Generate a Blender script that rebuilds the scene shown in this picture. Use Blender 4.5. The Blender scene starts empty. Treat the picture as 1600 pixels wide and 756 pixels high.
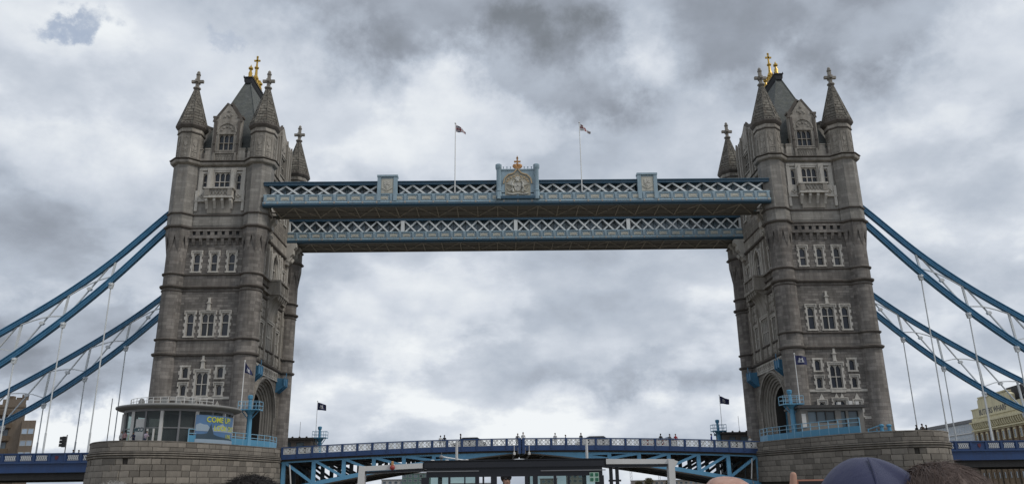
import bpy, bmesh, math, random
from mathutils import Vector, Matrix
random.seed(7)
SC = bpy.context.scene
COL = SC.collection
R = math.radians
PI = math.pi

# ------------------------------------------------------------------ camera
CAM_YAW, CAM_PITCH, CAM_ROLL = R(-0.872), R(17.318), R(-0.802)
CAM_LOC = Vector((-2.447, -112.849, 5.0))
fw = Vector((-math.sin(CAM_YAW) * math.cos(CAM_PITCH), math.cos(CAM_YAW) * math.cos(CAM_PITCH), math.sin(CAM_PITCH)))
rt0 = Vector((math.cos(CAM_YAW), math.sin(CAM_YAW), 0))
up0 = rt0.cross(fw)
rt = rt0 * math.cos(CAM_ROLL) + up0 * math.sin(CAM_ROLL)
up = -rt0 * math.sin(CAM_ROLL) + up0 * math.cos(CAM_ROLL)
cd = bpy.data.cameras.new('camera')
cd.sensor_width = 36.0
cd.lens = 36.0 * 1237.511 / 1600.0
cd.clip_start = 0.05
cd.clip_end = 20000
cam = bpy.data.objects.new('camera', cd)
COL.objects.link(cam)
cam.matrix_world = Matrix(((rt.x, up.x, -fw.x, CAM_LOC.x), (rt.y, up.y, -fw.y, CAM_LOC.y), (rt.z, up.z, -fw.z, CAM_LOC.z), (0, 0, 0, 1)))
SC.camera = cam

# ------------------------------------------------------------------ sky and sun
SUN_EL, SUN_AZ = R(46), R(114)          # azimuth clockwise from +Y (the way the camera looks)
w = bpy.data.worlds.new('World')
SC.world = w
w.use_nodes = True
w.cycles.sampling_method = 'MANUAL'
w.cycles.sample_map_resolution = 256
NT = w.node_tree
for n in list(NT.nodes):
    NT.nodes.remove(n)

def nd(nt, typ, **kw):
    n = nt.nodes.new(typ)
    for k, v in kw.items():
        if k.startswith('i_'):
            key = k[2:]
            n.inputs[int(key) if key.isdigit() else key.replace('_', ' ')].default_value = v
        else:
            setattr(n, k, v)
    return n

def mth(nt, op, a, b=None, c=None, clamp=False):
    n = nt.nodes.new('ShaderNodeMath')
    n.operation = op
    n.use_clamp = clamp
    for i, x in enumerate((a, b, c)):
        if x is None:
            continue
        if isinstance(x, (int, float)):
            n.inputs[i].default_value = x
        else:
            nt.links.new(x, n.inputs[i])
    return n.outputs[0]

def vmth(nt, op, a, b=None, out=0):
    n = nt.nodes.new('ShaderNodeVectorMath')
    n.operation = op
    for i, x in enumerate((a, b)):
        if x is None:
            continue
        if isinstance(x, (tuple, list, Vector)):
            n.inputs[i].default_value = tuple(x)
        elif isinstance(x, (int, float)):
            n.inputs['Scale'].default_value = x
        else:
            nt.links.new(x, n.inputs[i])
    return n.outputs['Value'] if op in ('DOT_PRODUCT', 'LENGTH', 'DISTANCE') else n.outputs[0]

def ramp(nt, fac, stops, interp='LINEAR'):
    n = nt.nodes.new('ShaderNodeValToRGB')
    n.color_ramp.interpolation = interp
    e = n.color_ramp.elements
    while len(e) < len(stops):
        e.new(0.5)
    for i, (p, c) in enumerate(stops):
        e[i].position = p
        e[i].color = (*c, 1) if len(c) == 3 else c
    nt.links.new(fac, n.inputs[0])
    return n.outputs[0]

def mixc(nt, fac, a, b, blend='MIX'):
    n = nt.nodes.new('ShaderNodeMix')
    n.data_type = 'RGBA'
    n.blend_type = blend
    for idx, x in ((0, fac), (6, a), (7, b)):
        if isinstance(x, (int, float)):
            n.inputs[idx].default_value = x
        elif isinstance(x, (tuple, list)):
            n.inputs[idx].default_value = (*x, 1) if len(x) == 3 else x
        else:
            nt.links.new(x, n.inputs[idx])
    return n.outputs[2]

def build_sky():
    nt = NT
    tc = nd(nt, 'ShaderNodeTexCoord')
    d = vmth(nt, 'NORMALIZE', tc.outputs['Generated'])
    sep = nd(nt, 'ShaderNodeSeparateXYZ')
    nt.links.new(d, sep.inputs[0])
    zc = mth(nt, 'MAXIMUM', sep.outputs[2], 0.0)
    den = mth(nt, 'ADD', zc, 0.42)
    px = mth(nt, 'DIVIDE', sep.outputs[0], den)
    py = mth(nt, 'DIVIDE', sep.outputs[1], den)
    comb = nd(nt, 'ShaderNodeCombineXYZ')
    nt.links.new(px, comb.inputs[0]); nt.links.new(py, comb.inputs[1])
    p = comb.outputs[0]

    def noise(vec, scale, detail, rough, off=(0, 0, 0), dist=0.0, out='Fac'):
        v = vmth(nt, 'ADD', vec, off)
        n = nd(nt, 'ShaderNodeTexNoise')
        n.inputs['Scale'].default_value = scale
        n.inputs['Detail'].default_value = detail
        n.inputs['Roughness'].default_value = rough
        n.inputs['Distortion'].default_value = dist
        nt.links.new(v, n.inputs['Vector'])
        return n.outputs[out]
    big = noise(p, 1.7, 2.0, 0.5, (3.1, 7.7, 0))
    mid = noise(p, 3.3, 9.0, 0.53, (1.4, 0.3, 2.0))
    pz = nd(nt, 'ShaderNodeVectorMath', operation='SCALE')
    nt.links.new(p, pz.inputs[0]); pz.inputs['Scale'].default_value = 0.95
    lit = noise(pz.outputs[0], 3.3, 9.0, 0.53, (1.4, 0.3, 2.0))
    warp = noise(d, 6.0, 7.0, 0.62, (0.3, 1.9, 0.7), 0.0, 'Color')
    wv = vmth(nt, 'SUBTRACT', warp, (0.5, 0.5, 0.5))
    wn = nd(nt, 'ShaderNodeVectorMath', operation='SCALE')
    nt.links.new(wv, wn.inputs[0]); wn.inputs['Scale'].default_value = 0.28
    q = vmth(nt, 'ADD', d, wn.outputs[0])
    val = mth(nt, 'MULTIPLY_ADD', big, 0.34, -0.17)
    # billowing heads with firm edges over flat grey bases
    heads = nd(nt, 'ShaderNodeMapRange', interpolation_type='SMOOTHSTEP')
    heads.inputs['From Min'].default_value = 0.47; heads.inputs['From Max'].default_value = 0.57
    nt.links.new(mid, heads.inputs['Value'])
    val = mth(nt, 'MULTIPLY_ADD', heads.outputs[0], 0.12, val)
    val = mth(nt, 'ADD', val, mth(nt, 'MULTIPLY_ADD', mid, 0.30, -0.15))
    # relief: cloud tops catch the light on their zenith side
    val = mth(nt, 'MULTIPLY_ADD', mth(nt, 'SUBTRACT', mid, lit), 0.95, val)
    val = mth(nt, 'ADD', val, 0.575)
    U = Vector((0, -math.sin(CAM_PITCH), math.cos(CAM_PITCH)))

    def blob(x, y, sx, sy):
        """soft weight of one cloud bank lying around the given compass / height direction"""
        c = (fw + rt * ((x - 800) / 1237.5) + up * ((378 - y) / 1237.5)).normalized()
        v = vmth(nt, 'SUBTRACT', q, tuple(c))
        a = mth(nt, 'DIVIDE', vmth(nt, 'DOT_PRODUCT', v, (1, 0, 0)), sx / 1237.5)
        b = mth(nt, 'DIVIDE', vmth(nt, 'DOT_PRODUCT', v, tuple(U)), sy / 1237.5)
        r2 = mth(nt, 'ADD', mth(nt, 'MULTIPLY', a, a), mth(nt, 'MULTIPLY', b, b))
        return mth(nt, 'EXPONENT', mth(nt, 'MULTIPLY', r2, -1.0))
    for (x, y, sx, sy, k) in CLOUD_BANKS:
        wgt = blob(x, y, sx, sy)
        if k < -0.3:        # heavy banks end in firm, broken edges
            sm = nd(nt, 'ShaderNodeMapRange', interpolation_type='SMOOTHSTEP')
            sm.inputs['From Min'].default_value = 0.12; sm.inputs['From Max'].default_value = 0.66
            nt.links.new(mth(nt, 'MULTIPLY_ADD', mth(nt, 'SUBTRACT', mid, 0.5), -0.5, wgt), sm.inputs['Value'])
            wgt = sm.outputs[0]
        val = mth(nt, 'MULTIPLY_ADD', wgt, k, val)
    # low sky brightens a little towards the horizon all the way round
    col = ramp(nt, mth(nt, 'MULTIPLY_ADD', val, 0.8, 0.2), [(0.0, (0.145, 0.16, 0.182)), (0.2, (0.197, 0.219, 0.25)), (0.4, (0.297, 0.331, 0.388)), (0.6, (0.44, 0.491, 0.568)), (0.8, (0.615, 0.66, 0.728)), (1.0, (0.84, 0.87, 0.89))])
    sky = nd(nt, 'ShaderNodeTexSky', sky_type='NISHITA')
    sky.sun_disc = False
    sky.sun_elevation = SUN_EL
    sky.sun_rotation = SUN_AZ
    sky.air_density = 1.0
    sky.dust_density = 1.0
    STR = 0.1
    cs = nd(nt, 'ShaderNodeVectorMath', operation='SCALE')
    nt.links.new(col, cs.inputs[0]); cs.inputs['Scale'].default_value = 1.0 / STR
    hole = mth(nt, 'MULTIPLY_ADD', noise(p, 9.0, 4.0, 0.6, (9.0, 4.0, 1.0)), 0.14, -0.07)
    for (x, y, sx, sy, k) in BLUE_GAPS:
        hole = mth(nt, 'MULTIPLY_ADD', blob(x, y, sx, sy), k, hole)
    gap = nd(nt, 'ShaderNodeMapRange', interpolation_type='SMOOTHSTEP')
    gap.inputs['From Min'].default_value = 0.2
    gap.inputs['From Max'].default_value = 1.0
    gap.inputs['To Max'].default_value = 0.62
    nt.links.new(hole, gap.inputs['Value'])
    blue = nd(nt, 'ShaderNodeVectorMath', operation='SCALE')
    nt.links.new(sky.outputs[0], blue.inputs[0]); blue.inputs['Scale'].default_value = 1.25
    fin = mixc(nt, gap.outputs[0], cs.outputs[0], blue.outputs[0])
    bg = nd(nt, 'ShaderNodeBackground')
    bg.inputs['Strength'].default_value = STR
    nt.links.new(fin, bg.inputs['Color'])
    o = nd(nt, 'ShaderNodeOutputWorld')
    nt.links.new(bg.outputs[0], o.inputs['Surface'])

CLOUD_BANKS = [
    (740, -30, 260, 130, -0.46), (850, 100, 130, 100, -0.34), (1330, -20, 270, 130, -0.36),
    (130, 340, 220, 90, -0.18), (100, 540, 240, 95, -0.31), (960, 590, 150, 32, -0.24), 
    (300, 80, 180, 110, 0.10), (60, 130, 120, 90, 0.10), (1060, 120, 90, 90, 0.14), (520, 130, 130, 80, 0.10), (1440, 230, 120, 60, 0.06),
    (640, 600, 320, 70, 0.24), (900, 670, 500, 50, 0.20), (130, 680, 160, 30, 0.45), (1560, 400, 110, 60, 0.16), (640, 230, 130, 60, 0.10), (1450, 600, 130, 50, 0.12),
]
BLUE_GAPS = [(148, 66, 48, 20, 0.95), (372, 52, 46, 20, 0.55)]
build_sky()

sl = bpy.data.lights.new('sun', 'SUN')
sl.energy = 1.5
sl.angle = R(14)
sl.color = (1.0, 0.95, 0.88)
so = bpy.data.objects.new('sun', sl)
COL.objects.link(so)
to_sun = Vector((math.sin(SUN_AZ) * math.cos(SUN_EL), math.cos(SUN_AZ) * math.cos(SUN_EL), math.sin(SUN_EL)))
so.rotation_euler = to_sun.to_track_quat('Z', 'Y').to_euler()
so.location = (60, -60, 120)

SC.view_settings.view_transform = 'Standard'
SC.view_settings.look = 'None'
SC.view_settings.exposure = 0.08
SC.view_settings.gamma = 1.0
SC.view_settings.use_curve_mapping = False
SC.cycles.max_bounces = 6

# ------------------------------------------------------------------ materials
MATS = {}
def new_mat(name):
    m = bpy.data.materials.new(name)
    m.use_nodes = True
    nt = m.node_tree
    b = nt.nodes['Principled BSDF']
    MATS[name] = m
    return m, nt, b

def tex_noise(nt, vec, scale, detail=4, rough=0.55, dist=0.0):
    n = nd(nt, 'ShaderNodeTexNoise')
    n.inputs['Scale'].default_value = scale
    n.inputs['Detail'].default_value = detail
    n.inputs['Roughness'].default_value = rough
    n.inputs['Distortion'].default_value = dist
    if vec is not None:
        nt.links.new(vec, n.inputs['Vector'])
    return n.outputs['Fac']

def bump(nt, b, height, strength, dist=0.02):
    n = nd(nt, 'ShaderNodeBump')
    n.inputs['Strength'].default_value = strength
    n.inputs['Distance'].default_value = dist
    nt.links.new(height, n.inputs['Height'])
    nt.links.new(n.outputs[0], b.inputs['Normal'])

def scaled(nt, vec, s):
    n = nd(nt, 'ShaderNodeMapping')
    n.inputs['Scale'].default_value = s
    nt.links.new(vec, n.inputs['Vector'])
    return n.outputs[0]

def m_paint(name, c, rough=0.45, wear=0.12, dirt=(0.10, 0.09, 0.08), rnd=0.0, metallic=0.0):
    m, nt, b = new_mat(name)
    tc = nd(nt, 'ShaderNodeTexCoord')
    v = tc.outputs['Object']
    n1 = tex_noise(nt, v, 0.9, 6, 0.6)
    n2 = tex_noise(nt, scaled(nt, v, (2.5, 2.5, 0.35)), 1.6, 5, 0.6)
    k = mth(nt, 'MULTIPLY', n1, n2)
    f = nd(nt, 'ShaderNodeMapRange')
    f.inputs['From Min'].default_value = 0.18; f.inputs['From Max'].default_value = 0.42
    f.inputs['To Max'].default_value = wear
    nt.links.new(k, f.inputs['Value'])
    col = mixc(nt, f.outputs[0], c, dirt)
    if rnd:
        oi = nd(nt, 'ShaderNodeObjectInfo')
        g = mth(nt, 'MULTIPLY_ADD', oi.outputs['Random'], 2 * rnd, 1 - rnd)
        sc_ = nd(nt, 'ShaderNodeVectorMath', operation='SCALE')
        nt.links.new(col, sc_.inputs[0]); nt.links.new(g, sc_.inputs['Scale'])
        col = sc_.outputs[0]
    nt.links.new(col, b.inputs['Base Color'])
    b.inputs['Roughness'].default_value = rough
    b.inputs['Metallic'].default_value = metallic
    return m

def m_stone(name, c1, c2, mortar=None, bw=1.1, bh=0.42, msize=0.018, stain=0.45, stain_c=(0.05, 0.047, 0.043), rnd=0.0, rust=0.0, bmp=0.35):
    """dressed stone: coursed joints (where mortar is given), mottling and rain streaks"""
    m, nt, b = new_mat(name)
    tc = nd(nt, 'ShaderNodeTexCoord')
    v = tc.outputs['Object']
    ge = nd(nt, 'ShaderNodeNewGeometry')
    sn = nd(nt, 'ShaderNodeSeparateXYZ'); nt.links.new(ge.outputs['Normal'], sn.inputs[0])
    sv = nd(nt, 'ShaderNodeSeparateXYZ'); nt.links.new(v, sv.inputs[0])
    ax = mth(nt, 'ABSOLUTE', sn.outputs[0]); ay = mth(nt, 'ABSOLUTE', sn.outputs[1])
    g = mth(nt, 'GREATER_THAN', ax, ay)
    mx = nd(nt, 'ShaderNodeMix'); mx.data_type = 'FLOAT'
    nt.links.new(g, mx.inputs[0]); nt.links.new(sv.outputs[0], mx.inputs[2]); nt.links.new(sv.outputs[1], mx.inputs[3])
    cb = nd(nt, 'ShaderNodeCombineXYZ')
    nt.links.new(mx.outputs[0], cb.inputs[0]); nt.links.new(sv.outputs[2], cb.inputs[1])
    nfine = tex_noise(nt, v, 6.0, 6, 0.65)
    nbig = tex_noise(nt, v, 0.35, 5, 0.6)
    streak = tex_noise(nt, scaled(nt, v, (1.3, 1.3, 0.12)), 1.2, 6, 0.62)
    hgt = nfine
    if mortar is not None:
        br = nd(nt, 'ShaderNodeTexBrick')
        br.offset = 0.5
        br.inputs['Color1'].default_value = (*c1, 1); br.inputs['Color2'].default_value = (*c2, 1)
        br.inputs['Mortar'].default_value = (*mortar, 1)
        br.inputs['Scale'].default_value = 1.0
        br.inputs['Mortar Size'].default_value = msize
        br.inputs['Mortar Smooth'].default_value = 0.3
        br.inputs['Bias'].default_value = -0.1
        br.inputs['Brick Width'].default_value = bw
        br.inputs['Row Height'].default_value = bh
        nt.links.new(cb.outputs[0], br.inputs['Vector'])
        col = br.outputs['Color']
        hgt = mth(nt, 'MULTIPLY_ADD', br.outputs['Fac'], -1.2, mth(nt, 'MULTIPLY', nfine, 0.6))
    else:
        col = mixc(nt, nbig, c1, c2)
    # uneven stone colour
    f1 = mth(nt, 'MULTIPLY_ADD', nfine, 0.5, 0.75)
    sc_ = nd(nt, 'ShaderNodeVectorMath', operation='SCALE')
    nt.links.new(col, sc_.inputs[0]); nt.links.new(f1, sc_.inputs['Scale'])
    col = sc_.outputs[0]
    if rnd:
        oi = nd(nt, 'ShaderNodeObjectInfo')
        gg = mth(nt, 'MULTIPLY_ADD', oi.outputs['Random'], 2 * rnd, 1 - rnd)
        s2 = nd(nt, 'ShaderNodeVectorMath', operation='SCALE')
        nt.links.new(col, s2.inputs[0]); nt.links.new(gg, s2.inputs['Scale'])
        col = s2.outputs[0]
    st = nd(nt, 'ShaderNodeMapRange')
    st.inputs['From Min'].default_value = 0.43; st.inputs['From Max'].default_value = 0.66
    st.inputs['To Max'].default_value = stain
    nt.links.new(mth(nt, 'MULTIPLY_ADD', nbig, 0.4, mth(nt, 'MULTIPLY', streak, 0.6)), st.inputs['Value'])
    col = mixc(nt, st.outputs[0], col, stain_c)
    if rust:
        ru = nd(nt, 'ShaderNodeMapRange')
        ru.inputs['From Min'].default_value = 0.56; ru.inputs['From Max'].default_value = 0.7
        ru.inputs['To Max'].default_value = rust
        nt.links.new(tex_noise(nt, v, 0.8, 5, 0.6, 0.4), ru.inputs['Value'])
        col = mixc(nt, ru.outputs[0], col, (0.13, 0.07, 0.035))
    nt.links.new(col, b.inputs['Base Color'])
    b.inputs['Roughness'].default_value = 0.88
    b.inputs['Specular IOR Level'].default_value = 0.25
    bump(nt, b, hgt, bmp, 0.03)
    return m

def m_glass(name, c=(0.012, 0.014, 0.018), rough=0.08, rnd=0.6):
    m, nt, b = new_mat(name)
    oi = nd(nt, 'ShaderNodeObjectInfo')
    col = mixc(nt, mth(nt, 'MULTIPLY', oi.outputs['Random'], rnd), c, (c[0] * 3.5, c[1] * 3.8, c[2] * 4.2))
    nt.links.new(col, b.inputs['Base Color'])
    b.inputs['Roughness'].default_value = rough
    b.inputs['IOR'].default_value = 1.5
    tc = nd(nt, 'ShaderNodeTexCoord')
    bump(nt, b, tex_noise(nt, tc.outputs['Object'], 1.5, 2), 0.08, 0.05)
    return m

def m_clear(name, tint=(0.75, 0.85, 0.85), op=0.25):
    m, nt, b = new_mat(name)
    b.inputs['Base Color'].default_value = (*[x * 0.2 for x in tint], 1)
    b.inputs['Roughness'].default_value = 0.05
    tr = nd(nt, 'ShaderNodeBsdfTransparent'); tr.inputs[0].default_value = (*tint, 1)
    mix = nd(nt, 'ShaderNodeMixShader'); mix.inputs[0].default_value = op
    nt.links.new(tr.outputs[0], mix.inputs[1]); nt.links.new(b.outputs[0], mix.inputs[2])
    nt.links.new(mix.outputs[0], nt.nodes['Material Output'].inputs['Surface'])
    return m

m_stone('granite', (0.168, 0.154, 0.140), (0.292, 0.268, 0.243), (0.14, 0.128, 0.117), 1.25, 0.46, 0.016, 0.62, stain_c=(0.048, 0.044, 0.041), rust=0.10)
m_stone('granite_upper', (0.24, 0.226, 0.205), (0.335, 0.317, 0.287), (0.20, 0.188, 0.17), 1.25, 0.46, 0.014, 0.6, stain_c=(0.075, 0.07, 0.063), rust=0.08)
m_stone('ashlar_mid', (0.24, 0.216, 0.185), (0.34, 0.31, 0.268), (0.17, 0.155, 0.135), 0.9, 0.42, 0.02, 0.75, stain_c=(0.07, 0.063, 0.055), bmp=0.7)
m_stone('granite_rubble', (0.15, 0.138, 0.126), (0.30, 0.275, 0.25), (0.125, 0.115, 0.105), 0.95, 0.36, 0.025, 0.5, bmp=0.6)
m_stone('granite_plain', (0.15, 0.136, 0.123), (0.21, 0.19, 0.172), None, stain=0.5)
m_stone('ashlar_pale', (0.34, 0.312, 0.272), (0.47, 0.435, 0.38), (0.25, 0.23, 0.20), 1.0, 0.5, 0.012, 0.7, stain_c=(0.085, 0.078, 0.068), rust=0.15)
m_stone('trim_pale', (0.50, 0.475, 0.43), (0.60, 0.57, 0.515), None, stain=0.55, stain_c=(0.15, 0.138, 0.12))
m_stone('trim_mid', (0.29, 0.268, 0.235), (0.40, 0.37, 0.325), None, stain=0.75, stain_c=(0.08, 0.073, 0.064))
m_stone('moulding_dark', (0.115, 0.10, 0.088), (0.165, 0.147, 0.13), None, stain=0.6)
m_stone('spire_stone', (0.155, 0.143, 0.122), (0.265, 0.245, 0.208), (0.05, 0.045, 0.04), 0.75, 0.5, 0.035, 0.45, stain_c=(0.055, 0.05, 0.043), rust=0.22, bmp=0.6)
m_stone('slate', (0.115, 0.122, 0.120), (0.16, 0.165, 0.155), (0.07, 0.075, 0.075), 0.5, 0.3, 0.012, 0.45, stain_c=(0.09, 0.10, 0.075))
m_stone('lead_dark', (0.03, 0.032, 0.036), (0.05, 0.052, 0.056), None, stain=0.2)
m_stone('pier_block', (0.19, 0.170, 0.145), (0.275, 0.248, 0.213), None, stain=0.65, rnd=0.30, bmp=0.7)
m_stone('pier_joint', (0.05, 0.045, 0.04), (0.07, 0.063, 0.055), None, stain=0.3)
m_glass('window_glass')
m_paint('walkway_blue', (0.30, 0.41, 0.475), 0.5, 0.5, (0.16, 0.20, 0.22))
m_paint('walkway_deep_blue', (0.03, 0.092, 0.15), 0.45, 0.3)
m_paint('walkway_white', (0.72, 0.735, 0.72), 0.5, 0.25, (0.30, 0.29, 0.26))
m_paint('panel_cream', (0.52, 0.51, 0.44), 0.6, 0.35, (0.30, 0.28, 0.22))
m_paint('soffit_brown', (0.215, 0.205, 0.188), 0.8, 0.4)
m_paint('soffit_brace_grey', (0.48, 0.445, 0.39), 0.7, 0.4)
m_paint('chain_blue', (0.042, 0.185, 0.335), 0.4, 0.4, (0.02, 0.05, 0.08))
m_paint('chain_white', (0.66, 0.69, 0.70), 0.5, 0.4, (0.33, 0.31, 0.28))
m_paint('parapet_navy', (0.022, 0.060, 0.165), 0.42, 0.4, (0.02, 0.025, 0.06))
m_paint('parapet_white', (0.68, 0.69, 0.68), 0.5, 0.25, (0.35, 0.33, 0.3))
m_paint('truss_blue', (0.13, 0.35, 0.54), 0.45, 0.25, (0.06, 0.12, 0.17))
m_paint('dark_steel', (0.045, 0.043, 0.042), 0.6, 0.3)
m_paint('dark_timber', (0.06, 0.052, 0.043), 0.8, 0.3)
m_paint('sky_blue_paint', (0.085, 0.275, 0.43), 0.45, 0.15, (0.06, 0.15, 0.22))
m_paint('gilding', (0.52, 0.33, 0.06), 0.35, 0.25, (0.14, 0.08, 0.02), metallic=0.55)
m_paint('copper_gold', (0.46, 0.24, 0.09), 0.45, 0.35, (0.16, 0.09, 0.05), metallic=0.3)
m_paint('white_paint', (0.74, 0.74, 0.72), 0.4, 0.12, (0.4, 0.38, 0.34))
m_paint('boat_white', (0.62, 0.61, 0.585), 0.4, 0.2, (0.3, 0.28, 0.25))
m_paint('boat_black', (0.012, 0.013, 0.018), 0.35, 0.15, (0.04, 0.04, 0.04))
m_paint('asphalt', (0.05, 0.05, 0.052), 0.9, 0.3)
m_paint('black_plastic', (0.012, 0.012, 0.013), 0.45, 0.1)
m_paint('grey_roof', (0.25, 0.25, 0.242), 0.55, 0.4, (0.14, 0.135, 0.125))
m_paint('steel_grey', (0.22, 0.22, 0.225), 0.5, 0.3)
m_paint('cabin_stone', (0.20, 0.19, 0.172), 0.7, 0.4)
m_paint('red_lamp', (0.30, 0.035, 0.03), 0.35, 0.3, (0.08, 0.03, 0.03))
m_paint('flag_navy', (0.016, 0.022, 0.085), 0.8, 0.1)
m_paint('flag_white', (0.60, 0.60, 0.60), 0.8, 0.1)
m_paint('flag_red', (0.20, 0.02, 0.03), 0.8, 0.1)
m_clear('kiosk_glass', (0.66, 0.76, 0.76), 0.34)
m_clear('boat_glass', (0.72, 0.82, 0.80), 0.16)

# ------------------------------------------------------------------ mesh helpers
class G:
    """collects faces; T maps (a, b, c) to scene coordinates (facade space: along, outward, height)"""
    def __init__(s, T=None):
        s.v = []; s.f = []; s.m = []; s.T = T; s.mi = 0
    def add(s, vs, fs):
        b = len(s.v)
        s.v += [s.T(*p) for p in vs] if s.T else [tuple(p) for p in vs]
        s.f += [tuple(i + b for i in f) for f in fs]
        s.m += [s.mi] * len(fs)
        return s
    def box(s, a0, a1, b0, b1, c0, c1):
        return s.add([(a0, b0, c0), (a1, b0, c0), (a1, b1, c0), (a0, b1, c0), (a0, b0, c1), (a1, b0, c1), (a1, b1, c1), (a0, b1, c1)],
                     [(0, 3, 2, 1), (4, 5, 6, 7), (0, 1, 5, 4), (1, 2, 6, 5), (2, 3, 7, 6), (3, 0, 4, 7)])
    def frustum(s, a0, a1, b0, b1, c0, c1, i):
        """box whose outer (b1) face is chamfered by i"""
        return s.add([(a0, b0, c0), (a1, b0, c0), (a1, b0, c1), (a0, b0, c1), (a0, b1 - i, c0), (a1, b1 - i, c0), (a1, b1 - i, c1), (a0, b1 - i, c1),
                      (a0 + i, b1, c0 + i), (a1 - i, b1, c0 + i), (a1 - i, b1, c1 - i), (a0 + i, b1, c1 - i)],
                     [(0, 1, 2, 3), (0, 4, 5, 1), (1, 5, 6, 2), (2, 6, 7, 3), (3, 7, 4, 0), (4, 8, 9, 5), (5, 9, 10, 6), (6, 10, 11, 7), (7, 11, 8, 4), (8, 11, 10, 9)])
    def prism(s, pts, lo, hi, k=1):
        """polygon pts in the two other axes, extruded along axis k"""
        n = len(pts)
        def P(p, t):
            q = [p[0], p[1]]; q.insert(k, t); return tuple(q)
        return s.add([P(p, lo) for p in pts] + [P(p, hi) for p in pts],
                     [tuple(range(n)), tuple(range(2 * n - 1, n - 1, -1))] + [(i, (i + 1) % n, n + (i + 1) % n, n + i) for i in range(n)])
    def bar(s, p, q, w, h, upv=(0, 0, 1)):
        p = Vector(p); q = Vector(q); d = (q - p).normalized()
        sx = d.cross(Vector(upv))
        if sx.length < 1e-4: sx = d.cross(Vector((1, 0, 0)))
        sx.normalize(); u = sx.cross(d).normalized()
        sx *= w / 2; u *= h / 2
        return s.add([tuple(x) for x in (p - sx - u, p + sx - u, p + sx + u, p - sx + u, q - sx - u, q + sx - u, q + sx + u, q - sx + u)],
                     [(0, 3, 2, 1), (4, 5, 6, 7), (0, 1, 5, 4), (1, 2, 6, 5), (2, 3, 7, 6), (3, 0, 4, 7)])
    def tube(s, pts, r, n=8, cap=True):
        pts = [Vector(p) for p in pts]; vs = []; fs = []
        for i, p in enumerate(pts):
            d = (pts[min(i + 1, len(pts) - 1)] - pts[max(i - 1, 0)]).normalized()
            a = d.cross(Vector((0, 0, 1)))
            if a.length < 1e-3: a = d.cross(Vector((1, 0, 0)))
            a.normalize(); b = d.cross(a)
            rr = r[i] if isinstance(r, (list, tuple)) else r
            vs += [tuple(p + (a * math.cos(2 * PI * j / n) + b * math.sin(2 * PI * j / n)) * rr) for j in range(n)]
        for i in range(len(pts) - 1):
            fs += [(i * n + j, i * n + (j + 1) % n, (i + 1) * n + (j + 1) % n, (i + 1) * n + j) for j in range(n)]
        if cap:
            fs += [tuple(range(n - 1, -1, -1)), tuple((len(pts) - 1) * n + j for j in range(n))]
        return s.add(vs, fs)
    def lathe(s, cx, cy, prof, n=24, ph=0.0, rf=None, cap=True, sx=1.0, sy=1.0):
        """rf(theta) scales the radius, so an octagon is a lathe with rf"""
        vs = []; fs = []
        for (r, z) in prof:
            for j in range(n):
                t = ph + 2 * PI * j / n
                k = r * (rf(t) if rf else 1.0)
                vs.append((cx + sx * k * math.cos(t), cy + sy * k * math.sin(t), z))
        for i in range(len(prof) - 1):
            fs += [(i * n + j, i * n + (j + 1) % n, (i + 1) * n + (j + 1) % n, (i + 1) * n + j) for j in range(n)]
        if cap:
            fs += [tuple(range(n - 1, -1, -1)), tuple((len(prof) - 1) * n + j for j in range(n))]
        return s.add(vs, fs)
    def sweep(s, rings, closed_ring=True, cap=True):
        n = len(rings[0]); vs = [p for r in rings for p in r]; fs = []
        for i in range(len(rings) - 1):
            for j in range(n if closed_ring else n - 1):
                fs.append((i * n + j, i * n + (j + 1) % n, (i + 1) * n + (j + 1) % n, (i + 1) * n + j))
        if cap and closed_ring:
            fs += [tuple(range(n - 1, -1, -1)), tuple((len(rings) - 1) * n + j for j in range(n))]
        return s.add(vs, fs)
    def ball(s, c, r, n=10, m=6, sc=(1, 1, 1)):
        vs = [(c[0], c[1], c[2] - r * sc[2])]
        for i in range(1, m):
            a = -PI / 2 + PI * i / m
            vs += [(c[0] + r * sc[0] * math.cos(a) * math.cos(2 * PI * j / n), c[1] + r * sc[1] * math.cos(a) * math.sin(2 * PI * j / n), c[2] + r * sc[2] * math.sin(a)) for j in range(n)]
        vs.append((c[0], c[1], c[2] + r * sc[2]))
        fs = [(0, 1 + (j + 1) % n, 1 + j) for j in range(n)]
        for i in range(m - 2):
            fs += [(1 + i * n + j, 1 + i * n + (j + 1) % n, 1 + (i + 1) * n + (j + 1) % n, 1 + (i + 1) * n + j) for j in range(n)]
        L = len(vs) - 1
        fs += [(L, 1 + (m - 2) * n + j, 1 + (m - 2) * n + (j + 1) % n) for j in range(n)]
        return s.add(vs, fs)
    def mesh(s, name, mats, org=(0, 0, 0), smooth=True, angle=32):
        me = bpy.data.meshes.new(name)
        me.from_pydata([(x - org[0], y - org[1], z - org[2]) for x, y, z in s.v], [], s.f)
        for m in (mats if isinstance(mats, (list, tuple)) else [mats]):
            me.materials.append(MATS[m] if isinstance(m, str) else m)
        if any(s.m):
            me.polygons.foreach_set('material_index', s.m)
        bm = bmesh.new(); bm.from_mesh(me)
        bmesh.ops.recalc_face_normals(bm, faces=bm.faces)
        bm.to_mesh(me); bm.free()
        if smooth:
            me.polygons.foreach_set('use_smooth', [True] * len(me.polygons))
            me.set_sharp_from_angle(angle=R(angle))
        me.update()
        return me
    def build(s, name, mats, parent=None, org=None, **kw):
        o_ = org if org is not None else (ORG.get(root_of(parent).name, (0, 0, 0)) if parent else (0, 0, 0))
        return link(name, s.mesh(name, mats, o_, **kw), parent, org if (org is not None and parent is None) else None)

ORG = {}
def root_of(o):
    while o.parent: o = o.parent
    return o

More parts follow.
